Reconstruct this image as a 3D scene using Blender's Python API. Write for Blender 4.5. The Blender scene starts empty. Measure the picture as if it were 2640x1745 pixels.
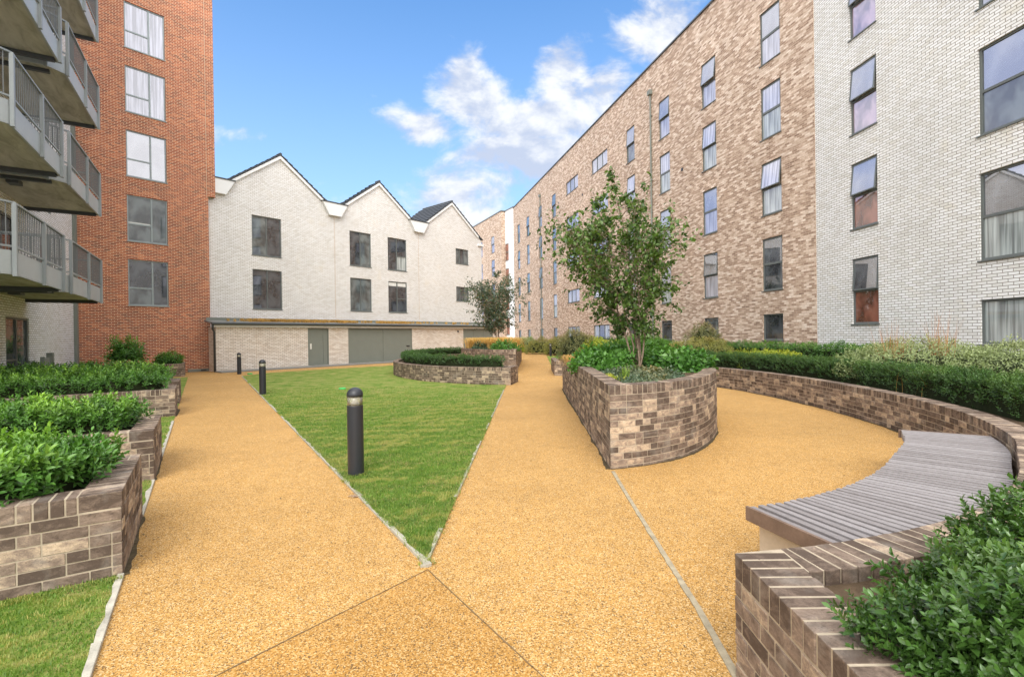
import bpy, bmesh, math, random
import numpy as np
from mathutils import Matrix, Vector
R_ = math.radians
rng = np.random.default_rng(7)
random.seed(7)
scene = bpy.context.scene
COL = scene.collection

# ------------------------------------------------------------------ camera
CAM_H = 1.55
cam_d = bpy.data.cameras.new('camera'); cam_d.lens = 17.0; cam_d.sensor_width = 36.0
cam_d.clip_start = 0.05; cam_d.clip_end = 2000
cam = bpy.data.objects.new('camera', cam_d); COL.objects.link(cam)
cam.matrix_world = Matrix.Translation((0, 0, CAM_H)) @ Matrix.Rotation(R_(90 - 0.2), 4, 'X') @ Matrix.Rotation(R_(-0.8), 4, 'Z')
scene.camera = cam
scene.render.resolution_x = 1024; scene.render.resolution_y = 676

# ------------------------------------------------------------------ light
SUN_EL, SUN_AZ = 42.0, 181.0           # azimuth clockwise from +Y (the view direction)
sd = bpy.data.lights.new('sun', 'SUN'); sd.energy = 0.6; sd.angle = R_(34); sd.color = (1.0, 0.965, 0.91)
sun = bpy.data.objects.new('sun', sd); COL.objects.link(sun)
_a, _e = R_(SUN_AZ), R_(SUN_EL)
sdir = Vector((math.sin(_a) * math.cos(_e), math.cos(_a) * math.cos(_e), math.sin(_e)))
sun.rotation_euler = sdir.to_track_quat('Z', 'Y').to_euler()
sun.location = (0, -20, 40)

vs = scene.view_settings
vs.view_transform = 'Standard'; vs.look = 'None'; vs.gamma = 1; vs.use_curve_mapping = False
vs.exposure = 2.22
scene.cycles.use_denoising = True
scene.cycles.max_bounces = 6
scene.cycles.transparent_max_bounces = 8
scene.cycles.caustics_reflective = False; scene.cycles.caustics_refractive = False

# ------------------------------------------------------------------ node helper
class NT:
    def __init__(s, tree):
        s.t = tree; s.n = tree.nodes; s.l = tree.links
    def node(s, kind, **kw):
        n = s.n.new(kind)
        for k, v in kw.items():
            if hasattr(n, k): setattr(n, k, v)
        return n
    def put(s, sock, v):
        if v is None: return
        if isinstance(v, bpy.types.NodeSocket): s.l.new(v, sock)
        else: sock.default_value = v
    def math(s, op, a, b=None, c=None, clamp=False):
        n = s.n.new('ShaderNodeMath'); n.operation = op; n.use_clamp = clamp
        for i, v in enumerate((a, b, c)):
            if v is not None: s.put(n.inputs[i], v)
        return n.outputs[0]
    def vmath(s, op, a, b=None):
        n = s.n.new('ShaderNodeVectorMath'); n.operation = op
        s.put(n.inputs[0], a)
        if b is not None: s.put(n.inputs[1], b)
        return n.outputs[0]
    def mix(s, f, a, b, mode='MIX'):
        n = s.n.new('ShaderNodeMix'); n.data_type = 'RGBA'; n.blend_type = mode
        s.put(n.inputs[0], f); s.put(n.inputs[6], a); s.put(n.inputs[7], b)
        return n.outputs[2]
    def noise(s, vec, scale, detail=4, rough=0.55, dist=0.0):
        n = s.n.new('ShaderNodeTexNoise'); s.put(n.inputs['Vector'], vec)
        n.inputs['Scale'].default_value = scale; n.inputs['Detail'].default_value = detail
        n.inputs['Roughness'].default_value = rough; n.inputs['Distortion'].default_value = dist
        return n.outputs['Fac']
    def ramp(s, f, stops, interp='LINEAR'):
        n = s.n.new('ShaderNodeValToRGB'); n.color_ramp.interpolation = interp
        e = n.color_ramp.elements
        while len(e) > 1: e.remove(e[-1])
        e[0].position = stops[0][0]; e[0].color = c4(stops[0][1])
        for p, c in stops[1:]:
            x = e.new(p); x.color = c4(c)
        s.put(n.inputs[0], f)
        return n.outputs[0]
    def rng(s, v, a, b, c=0.0, d=1.0, smooth=False):
        n = s.n.new('ShaderNodeMapRange'); n.interpolation_type = 'SMOOTHSTEP' if smooth else 'LINEAR'
        s.put(n.inputs[0], v)
        for i, q in enumerate((a, b, c, d)): s.put(n.inputs[i + 1], q)
        return n.outputs[0]
def c4(c):
    if isinstance(c, (int, float)): c = (c, c, c)
    return (c[0], c[1], c[2], 1.0)

# ------------------------------------------------------------------ world: clear blue with broken cloud
w = bpy.data.worlds.new('World'); scene.world = w; w.use_nodes = True
T = NT(w.node_tree); T.n.clear()
sky = T.node('ShaderNodeTexSky', sky_type='NISHITA', sun_disc=False, sun_elevation=R_(SUN_EL), sun_rotation=R_(SUN_AZ),
             air_density=1.0, dust_density=0.6, ozone_density=1.6, altitude=50)
tc = T.node('ShaderNodeTexCoord')
sep = T.node('ShaderNodeSeparateXYZ'); T.l.new(tc.outputs['Generated'], sep.inputs[0])
X, Y, Z = sep.outputs
ysafe = T.math('MAXIMUM', Y, 0.05)
gu = T.math('DIVIDE', X, ysafe); gv = T.math('DIVIDE', Z, ysafe)
comb = T.node('ShaderNodeCombineXYZ'); T.put(comb.inputs[0], gu); T.put(comb.inputs[1], T.math('MULTIPLY', gv, 1.35)); comb.inputs[2].default_value = 3.1
n1 = T.noise(comb.outputs[0], 6.2, 10, 0.58, 0.2)
off = T.vmath('ADD', comb.outputs[0], (0.02, 0.035, 0.0))
n2 = T.noise(off, 6.2, 6, 0.55, 0.2)
blobs = [  # tangent-plane centre, radii, strength : cumulus heaps over the far courtyard end
    (-0.08, 0.50, 0.085, 0.085, 1.05), (-0.16, 0.43, 0.08, 0.05, 0.9), (0.05, 0.45, 0.17, 0.05, .8), (0.10, 0.555, 0.075, 0.06, 1.0), (0.17, 0.50, 0.17, 0.07, .75),
    (0.02, 0.37, 0.15, 0.05, 0.9), (0.34, 0.62, 0.09, 0.09, .95), (-0.15, 0.37, 0.16, 0.09, .35), (-0.05, 0.29, 0.24, 0.12, 0.78), (0.09, 0.355, .12, .06, .9), (-.20, .33, .10, .05, .6),
    (-0.56, 0.425, 0.09, 0.03, .4), (-0.62, 0.40, 0.04, 0.05, .5), (0.36, 0.75, 0.10, 0.05, 0.5), (-.24, .245, .10, .05, .3)]
B = None
for (bu, bv, ru, rv, st) in blobs:
    du = T.math('DIVIDE', T.math('SUBTRACT', gu, bu), ru); dv = T.math('DIVIDE', T.math('SUBTRACT', gv, bv), rv)
    d2 = T.math('ADD', T.math('MULTIPLY', du, du), T.math('MULTIPLY', dv, dv))
    g = T.math('MULTIPLY', T.math('EXPONENT', T.math('MULTIPLY', d2, -0.75)), st)
    B = g if B is None else T.math('MAXIMUM', B, g)
front = T.rng(Y, 0.05, 0.25)
B = T.math('MULTIPLY', B, front)
dens = T.math('ADD', B, T.math('MULTIPLY', T.math('SUBTRACT', n1, 0.5), 2.1))
m_c = T.rng(dens, 0.36, 0.82, 0, 0.97, True)
# bright cloud added over the unseen sky behind and above, for neutral fill light
n3 = T.noise(tc.outputs['Generated'], 2.3, 6, 0.55)
away = T.math('MAXIMUM', T.math('MAXIMUM', T.rng(Y, 0.30, -0.15), T.rng(Z, 0.62, 0.85)), T.math('MULTIPLY', T.rng(gu, -1.12, -1.35), 1.0))
m_b = T.math('MULTIPLY', T.rng(T.math('ADD', n3, T.math('MULTIPLY', away, 0.22)), 0.50, 0.64, 0, 0.95, True), away)
haze = T.math('MULTIPLY', T.math('POWER', T.math('SUBTRACT', 1.0, T.math('MAXIMUM', Z, 0.0)), 2.2), 1.0)
shade = T.rng(T.math('SUBTRACT', n1, n2), -0.10, 0.12, 0.0, 1.0, True)
ccol = T.mix(shade, (1.32, 1.50, 1.90, 1), (2.2, 2.25, 2.32, 1))
skyc = T.mix(1.0, sky.outputs[0], (0.16, 0.43, 0.64, 1), 'MULTIPLY')
c1 = T.mix(haze, skyc, (1.62, 1.95, 2.15, 1))
c2 = T.mix(m_b, c1, (5.5, 5.4, 5.35, 1))
veil = T.math('MULTIPLY', T.math('MULTIPLY', T.rng(gu, -0.63, -0.75), T.rng(Y, 0.12, 0.3)), T.rng(n3, 0.3, 0.6, 0.80, 1.0))  # bright veil added in the hidden left sky to pale the window reflections
n5 = T.noise(tc.outputs['Generated'], 4.5, 6, 0.55)
c2 = T.mix(veil, c2, T.mix(T.rng(n5, 0.40, 0.60, 0, 1, True), (2.0, 2.4, 3.7, 1), (4.1, 4.1, 4.4, 1)))
c3 = T.mix(m_c, c2, ccol)
bg = T.node('ShaderNodeBackground'); T.put(bg.inputs[0], c3); bg.inputs[1].default_value = 0.1
T.l.new(bg.outputs[0], T.node('ShaderNodeOutputWorld').inputs[0])

# ------------------------------------------------------------------ materials
M = {}
def mat(name):
    m = bpy.data.materials.new(name); m.use_nodes = True; t = NT(m.node_tree); t.n.clear()
    out = t.node('ShaderNodeOutputMaterial'); M[name] = m
    return m, t, out
def principled(t, out, col, rough=0.7, spec=0.4, metal=0.0, normal=None):
    p = t.node('ShaderNodeBsdfPrincipled')
    t.put(p.inputs['Base Color'], c4(col) if isinstance(col, (tuple, list, float)) and not isinstance(col, bpy.types.NodeSocket) else col)
    t.put(p.inputs['Roughness'], rough); p.inputs['Specular IOR Level'].default_value = spec
    p.inputs['Metallic'].default_value = metal
    if normal is not None: t.put(p.inputs['Normal'], normal)
    t.l.new(p.outputs[0], out.inputs[0]); return p
def bump(t, h, strength=0.4, dist=0.01):
    b = t.node('ShaderNodeBump'); b.inputs['Strength'].default_value = strength; b.inputs['Distance'].default_value = dist
    t.put(b.inputs['Height'], h); return b.outputs[0]
def plain(name, col, rough=0.6, spec=0.4, metal=0.0, var=0.12, scale=6.0, bumpy=0.0):
    m, t, out = mat(name); tc = t.node('ShaderNodeTexCoord')
    n = t.noise(tc.outputs['Object'], scale, 5)
    n_ = t.noise(tc.outputs['Object'], scale * 9, 3)
    f = t.rng(t.math('ADD', t.math('MULTIPLY', n, 0.7), t.math('MULTIPLY', n_, 0.3)), 0.3, 0.7, 1 - var, 1 + var)
    vm = t.node('ShaderNodeVectorMath', operation='SCALE'); vm.inputs[0].default_value = col[:3] if not isinstance(col, float) else (col,) * 3
    t.put(vm.inputs['Scale'], f)
    principled(t, out, vm.outputs[0], rough, spec, metal, bump(t, n_, bumpy, 0.004) if bumpy else None)
    return m
def brickmat(name, stops, mortar, stretch=None, msize=0.010, bumps=0.5, stain=0.15, rough=0.85, lowcol=None, bw=0.225):
    m, t, out = mat(name); uv = t.node('ShaderNodeUVMap'); uv.uv_map = 'UVMap'
    u = uv.outputs[0]
    b = t.node('ShaderNodeTexBrick'); b.offset = 0.5
    nwarp = t.node('ShaderNodeTexNoise'); t.put(nwarp.inputs['Vector'], u); nwarp.inputs['Scale'].default_value = 7; nwarp.inputs['Detail'].default_value = 2
    wv = t.vmath('SCALE', t.vmath('SUBTRACT', nwarp.outputs['Color'], (0.5, 0.5, 0.5))); wv.node.inputs['Scale'].default_value = 0.010
    uu = t.vmath('ADD', u, wv)
    t.put(b.inputs['Vector'], uu); b.inputs['Scale'].default_value = 1.0
    b.inputs['Brick Width'].default_value = bw; b.inputs['Row Height'].default_value = 0.075
    b.inputs['Mortar Size'].default_value = msize; b.inputs['Mortar Smooth'].default_value = 0.25
    b.inputs['Color1'].default_value = (0, 0, 0, 1); b.inputs['Color2'].default_value = (1, 1, 1, 1); b.inputs['Mortar'].default_value = (.5, .5, .5, 1)
    v = b.outputs['Color']
    fine = t.noise(u, 42, 4, 0.6)
    if stretch:
        mp = t.node('ShaderNodeMapping'); t.put(mp.inputs[0], u); mp.inputs['Scale'].default_value = (stretch[0], stretch[1], 1)
        sn = t.noise(mp.outputs[0], 1.0, 4, 0.6)
        v = t.math('ADD', t.math('MULTIPLY', v, 0.54), t.math('MULTIPLY', t.math('SUBTRACT', sn, 0.5), stretch[2]))
        v = t.math('ADD', v, 0.23)
    v = t.math('ADD', v, t.math('MULTIPLY', t.math('SUBTRACT', fine, 0.5), 0.35))
    col = t.ramp(v, stops)
    big = t.noise(u, 0.55, 5, 0.6)
    fac = t.rng(big, 0.32, 0.68, 1 - stain, 1 + stain)
    sc = t.node('ShaderNodeVectorMath', operation='SCALE'); t.put(sc.inputs[0], col); t.put(sc.inputs['Scale'], fac)
    col = sc.outputs[0]
    if lowcol:   # staining / efflorescence blotches on the brickwork
        st = t.noise(u, 1.1, 6, 0.65, 0.4)
        col = t.mix(t.rng(st, 0.55, 0.72, 0, 0.55, True), col, c4(lowcol))
    mort = t.mix(t.noise(u, 20, 3), c4([x * 0.8 for x in mortar]), c4([x * 1.15 for x in mortar]))
    col = t.mix(b.outputs['Fac'], col, mort)
    h = t.math('ADD', t.math('MULTIPLY', t.math('SUBTRACT', 1.0, b.outputs['Fac']), 1.0), t.math('MULTIPLY', fine, 0.35))
    principled(t, out, col, rough, 0.25, 0, bump(t, h, bumps, 0.008))
    return m
brickmat('white_brick', [(0.0, (.74, .72, .68)), (0.45, (.83, .815, .79)), (1.0, (.87, .865, .85))], (.40, .35, .29), msize=0.008, stain=0.05, bumps=0.75, lowcol=(.80, .75, .66))
brickmat('cream_brick', [(0.0, (.68, .59, .50)), (0.5, (.80, .725, .64)), (1.0, (.86, .80, .73))], (.36, .29, .23), msize=0.009, stain=0.07, bumps=0.7, lowcol=(.66, .50, .34))
brickmat('pale_brick', [(0.0, (.74, .725, .68)), (0.5, (.85, .845, .825)), (1.0, (.89, .888, .88))], (.30, .265, .215), msize=0.0088, stain=0.06, bumps=0.8, lowcol=(.76, .71, .60))
brickmat('red_brick', [(0.0, (.20, .065, .042)), (0.25, (.30, .072, .036)), (0.65, (.39, .098, .042)), (1.0, (.54, .18, .080))], (.74, .52, .35), msize=0.0105, stain=0.20, lowcol=(.46, .20, .12))
brickmat('brown_brick', [(0.05, (.22, .14, .10)), (0.34, (.36, .245, .175)), (0.50, (.50, .365, .27)), (0.65, (.67, .53, .42)), (0.90, (.82, .71, .61))], (.56, .43, .33), stretch=(3.0, 9.5, 1.25), msize=0.009, stain=0.10)

def tintattr(t):
    a = t.node('ShaderNodeAttribute'); a.attribute_name = 'tint'
    s = t.node('ShaderNodeSeparateColor'); t.l.new(a.outputs['Color'], s.inputs[0]); return s.outputs
# loose-laid garden bricks (each brick is real; its own tone comes from the tint attribute)
def gardenbrick():
    m, t, out = mat('garden_brick'); r, g, b = tintattr(t)
    tc = t.node('ShaderNodeTexCoord')
    mp = t.node('ShaderNodeMapping'); t.put(mp.inputs[0], tc.outputs['Object']); mp.inputs['Scale'].default_value = (1, 1, 1.8)
    n = t.noise(mp.outputs[0], 11, 6, 0.7, 0.6); n2 = t.noise(tc.outputs['Object'], 120, 3, 0.7); n0 = t.noise(tc.outputs['Object'], 5, 3)
    v = t.math('ADD', t.math('MULTIPLY', t.math('POWER', r, 1.2), 0.72), t.math('MULTIPLY', t.math('SUBTRACT', n, 0.5), 1.55))
    v = t.math('ADD', v, t.math('MULTIPLY', t.math('SUBTRACT', n2, 0.5), 0.30))
    col = t.ramp(v, [(0.0, (.095, .068, .052)), (0.25, (.17, .125, .096)), (0.48, (.26, .195, .150)), (0.62, (.38, .29, .21)), (0.80, (.54, .415, .290)), (1.0, (.60, .50, .38))])
    col = t.mix(t.rng(n0, 0.55, 0.75, 0, 0.35), col, (.36, .34, .30, 1))
    pits = t.rng(n2, 0.30, 0.40, 0.6, 0.0)
    col = t.mix(pits, col, (.07, .055, .045, 1))
    principled(t, out, col, 0.9, 0.2, 0, bump(t, t.math('ADD', n, n2), 0.7, 0.004))
gardenbrick()
plain('mortar', (.40, .335, .25), 0.95, 0.1, var=0.25, scale=9, bumpy=0.5)
def leafmat(name, dark, mid, new, rough=0.42, trans=0.18, spec=0.45):
    m, t, out = mat(name); r, g, b = tintattr(t)
    col = t.ramp(r, [(0.0, dark), (0.55, mid), (1.0, [x * 1.35 for x in mid])])
    col = t.mix(g, col, c4(new))
    p = t.node('ShaderNodeBsdfPrincipled'); t.put(p.inputs['Base Color'], col); p.inputs['Roughness'].default_value = rough; p.inputs['Specular IOR Level'].default_value = spec
    tr = t.node('ShaderNodeBsdfTranslucent'); t.put(tr.inputs[0], t.mix(1.0, col, (1.5, 1.6, 0.7, 1), 'MULTIPLY'))
    ms = t.node('ShaderNodeMixShader'); ms.inputs[0].default_value = trans
    t.l.new(p.outputs[0], ms.inputs[1]); t.l.new(tr.outputs[0], ms.inputs[2]); t.l.new(ms.outputs[0], out.inputs[0]); return m
leafmat('leaf_laurel', (.020, .060, .016), (.070, .18, .030), (.34, .57, .060), 0.38)
leafmat('leaf_box', (.016, .045, .012), (.055, .125, .026), (.17, .27, .045), 0.40)
leafmat('leaf_boxfront', (.014, .042, .010), (.060, .135, .026), (.24, .36, .06), 0.28, spec=0.55)
leafmat('leaf_tree', (.030, .065, .014), (.095, .165, .034), (.16, .24, .05), 0.45, 0.25)
leafmat('leaf_grey', (.035, .065, .040), (.085, .130, .075), (.30, .20, .06), 0.5, 0.2)
leafmat('leaf_variegated', (.10, .14, .05), (.28, .34, .15), (.60, .60, .36), 0.55, 0.2)
leafmat('leaf_yellow', (.14, .20, .02), (.34, .40, .04), (.62, .55, .06), 0.5, 0.25)
leafmat('leaf_lush', (.03, .09, .02), (.09, .22, .035), (.26, .42, .06), 0.42, 0.25)
leafmat('leaf_autumn', (.10, .12, .03), (.26, .26, .07), (.62, .38, .16), 0.55, 0.25)
leafmat('leaf_bronze', (.07, .10, .04), (.20, .20, .08), (.46, .27, .15), 0.55, 0.25)
leafmat('dry_grass', (.30, .17, .05), (.55, .34, .11), (.74, .52, .22), 0.6, 0.3)
leafmat('green_grass', (.06, .125, .018), (.145, .25, .034), (.40, .355, .11), 0.55, 0.3)
leafmat('deadleaf', (.05, .04, .02), (.10, .09, .04), (.2, .12, .05), 0.7, 0.1)
leafmat('rust_grass', (.25, .10, .03), (.46, .21, .09), (.62, .35, .17), 0.6, 0.2)
plain('twig_fill', (.028, .036, .016), 0.95, 0.1, var=0.3, scale=20)
plain('soil', (.10, .07, .045), 0.95, 0.1, var=0.35, scale=12, bumpy=1.0)
plain('bark', (.30, .22, .16), 0.85, 0.2, var=0.3, scale=30, bumpy=0.6)
plain('grey_frame', (.125, .14, .135), 0.45, 0.4, var=0.04)
plain('pale_frame', (.30, .345, .345), 0.45, 0.4, var=0.04)
plain('green_grey', (.20, .215, .185), 0.5, 0.35, var=0.05, scale=2)
plain('galv_steel', (.30, .325, .325), 0.42, 0.5, 0.25, var=0.08, scale=3)
plain('baluster_steel', (.17, .18, .18), 0.5, 0.4, 0.2, var=0.05)
plain('steel_fascia', (.42, .45, .45), 0.4, 0.5, 0.2, var=0.08, scale=2)
plain('dark_beam', (.075, .085, .10), 0.5, 0.4, var=0.1)
plain('white_render', (.78, .78, .77), 0.7, 0.3, var=0.03, scale=1)
plain('roof_tile', (.062, .070, .080), 0.65, 0.35, var=0.22, scale=14, bumpy=0.5)
plain('dark_gutter', (.055, .062, .062), 0.4, 0.5, var=0.05)
plain('charcoal', (.024, .026, .031), 0.38, 0.45, var=0.08, scale=10)
plain('reflector', (.75, .76, .76), 0.25, 0.5, 0.4, var=0.02)
plain('concrete', (.30, .29, .26), 0.85, 0.2, var=0.2, scale=1.2, bumpy=0.2)
plain('pale_concrete', (.52, .43, .32), 0.8, 0.2, var=0.15, scale=5, bumpy=0.3)
plain('edge_stone', (.40, .375, .31), 0.9, 0.2, var=0.32, scale=9, bumpy=0.7)
plain('strip_stone', (.34, .29, .20), 0.9, 0.2, var=0.35, scale=14, bumpy=0.5)
plain('grey_paving', (.22, .225, .21), 0.85, 0.2, var=0.12, scale=1.5)
plain('green_plastic', (.06, .45, .10), 0.5, 0.4)
plain('white_plastic', (.75, .74, .68), 0.4, 0.4)
plain('joint', (.55, .42, .30), 0.9, 0.1)
plain('crack', (.17, .115, .06), 0.95, 0.1, var=0.4, scale=30)
plain('cloth', (.70, .70, .66), 0.8, 0.2)
# weathered concrete soffit
m, t, out = mat('soffit'); tc = t.node('ShaderNodeTexCoord')
mp = t.node('ShaderNodeMapping'); t.put(mp.inputs[0], tc.outputs['Object']); mp.inputs['Scale'].default_value = (.6, 2.2, 1)
n = t.noise(mp.outputs[0], 1.6, 7, 0.65, 0.8)
principled(t, out, t.ramp(n, [(0.3, (.31, .295, .26)), (0.5, (.50, .485, .44)), (0.7, (.62, .605, .56))]), 0.85, 0.2)
# weathered timber slats
m, t, out = mat('slat_timber'); r, g, b = tintattr(t); tc = t.node('ShaderNodeTexCoord')
n = t.noise(tc.outputs['Object'], 22, 5, 0.6)
v = t.math('ADD', t.math('MULTIPLY', r, .35), t.math('MULTIPLY', n, .6))
principled(t, out, t.ramp(v, [(0.10, (.17, .152, .150)), (0.5, (.26, .240, .240)), (0.95, (.35, .330, .335))]), 0.55, 0.35)
plain('timber_side', (.17, .115, .085), 0.6, 0.3, var=0.3, scale=9)
# glass : dark room (or curtains) behind a reflecting double pane
def glass(name, base, ior=2.1):
    m, t, out = mat(name); tc = t.node('ShaderNodeTexCoord')
    mp = t.node('ShaderNodeMapping'); t.put(mp.inputs[0], tc.outputs['Object']); mp.inputs['Scale'].default_value = (9, 9, .35) if 'curtain' in name else (1.6, 1.6, 1.1)
    n = t.noise(mp.outputs[0], 1.3, 3, 0.5, 0.3); n = t.rng(n, .38, .62)
    d = t.node('ShaderNodeBsdfDiffuse'); t.put(d.inputs[0], t.mix(n, c4([x * .5 for x in base]), c4([x * 1.45 for x in base])))
    g = t.node('ShaderNodeBsdfGlossy'); g.inputs['Color'].default_value = (.93, .93, .98, 1); g.inputs['Roughness'].default_value = 0.012
    fr = t.node('ShaderNodeFresnel'); fr.inputs[0].default_value = ior
    ms = t.node('ShaderNodeMixShader'); t.put(ms.inputs[0], fr.outputs[0])
    t.l.new(d.outputs[0], ms.inputs[1]); t.l.new(g.outputs[0], ms.inputs[2]); t.l.new(ms.outputs[0], out.inputs[0])
glass('glass_dark', (.055, .062, .068)); glass('glass_mid', (.11, .13, .13)); glass('glass_curtain', (.36, .40, .39)); glass('glass_red', (.24, .095, .065), 2.6)
glass('glass_pink', (.36, .26, .30), 3.0); glass('glass_bright', (.10, .11, .12), 3.6); glass('glass_brightcurtain', (.30, .31, .37), 2.8)
m, t, out = mat('clear_lens'); ts = t.node('ShaderNodeBsdfTransparent'); df = t.node('ShaderNodeBsdfDiffuse'); df.inputs[0].default_value = (.72, .68, .50, 1); gl = t.node('ShaderNodeBsdfGlossy'); gl.inputs['Roughness'].default_value = .05
ms = t.node('ShaderNodeMixShader'); ms.inputs[0].default_value = .28; t.l.new(ts.outputs[0], ms.inputs[1]); t.l.new(df.outputs[0], ms.inputs[2])
fr = t.node('ShaderNodeFresnel'); fr.inputs[0].default_value = 1.45; m2_ = t.node('ShaderNodeMixShader'); t.put(m2_.inputs[0], fr.outputs[0]); t.l.new(ms.outputs[0], m2_.inputs[1]); t.l.new(gl.outputs[0], m2_.inputs[2]); t.l.new(m2_.outputs[0], out.inputs[0])
# resin-bound gravel
m, t, out = mat('resin_gravel'); tc = t.node('ShaderNodeTexCoord'); o = tc.outputs['Object']
vo = t.node('ShaderNodeTexVoronoi'); t.put(vo.inputs['Vector'], o); vo.inputs['Scale'].default_value = 165
s = t.node('ShaderNodeSeparateColor'); t.l.new(vo.outputs['Color'], s.inputs[0])
col = t.ramp(s.outputs[0], [(0.0, (.25, .125, .030)), (0.25, (.40, .214, .050)), (0.55, (.485, .273, .078)), (0.8, (.56, .342, .125)), (1.0, (.65, .49, .27))])
dk = t.math('GREATER_THAN', s.outputs[1], 0.90)
col = t.mix(t.math('MULTIPLY', dk, 0.85), col, (.09, .06, .035, 1))
big = t.noise(o, 0.45, 5, 0.6); med = t.noise(o, 6, 4, 0.6)
sc = t.node('ShaderNodeVectorMath', operation='SCALE'); t.put(sc.inputs[0], col)
t.put(sc.inputs['Scale'], t.math('MULTIPLY', t.rng(big, .3, .7, .88, 1.08), t.math('MULTIPLY', t.rng(med, .3, .7, .93, 1.07), t.rng(t.noise(o, 1.7, 7, .7, .5), .56, .72, 1.0, .84, True))))
principled(t, out, sc.outputs[0], 0.8, 0.25, 0, bump(t, vo.outputs['Distance'], 0.35, 0.004))
m2 = m.copy(); m2.name = 'resin_gravel_damp'; M['resin_gravel_damp'] = m2
for nd in m2.node_tree.nodes:
    if nd.type == 'VALTORGB':
        for e in nd.color_ramp.elements: e.color = (e.color[0] * .90, e.color[1] * .85, e.color[2] * .74, 1)
# lawn
m, t, out = mat('lawn'); tc = t.node('ShaderNodeTexCoord'); o = tc.outputs['Object']
a = t.noise(o, 1.9, 8, 0.72, 0.3); b_ = t.noise(o, 14, 5, 0.7); c_ = t.noise(o, 90, 3, 0.7)
v = t.math('ADD', t.math('MULTIPLY', a, 0.55), t.math('ADD', t.math('MULTIPLY', b_, 0.30), t.math('MULTIPLY', c_, 0.25)))
col = t.ramp(v, [(0.40, (.045, .105, .012)), (0.48, (.10, .195, .022)), (0.54, (.17, .25, .04)), (0.60, (.30, .30, .09)), (0.68, (.27, .19, .08))])
principled(t, out, col, 0.9, 0.15, 0, bump(t, t.math('ADD', b_, c_), 1.0, 0.02))

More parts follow.
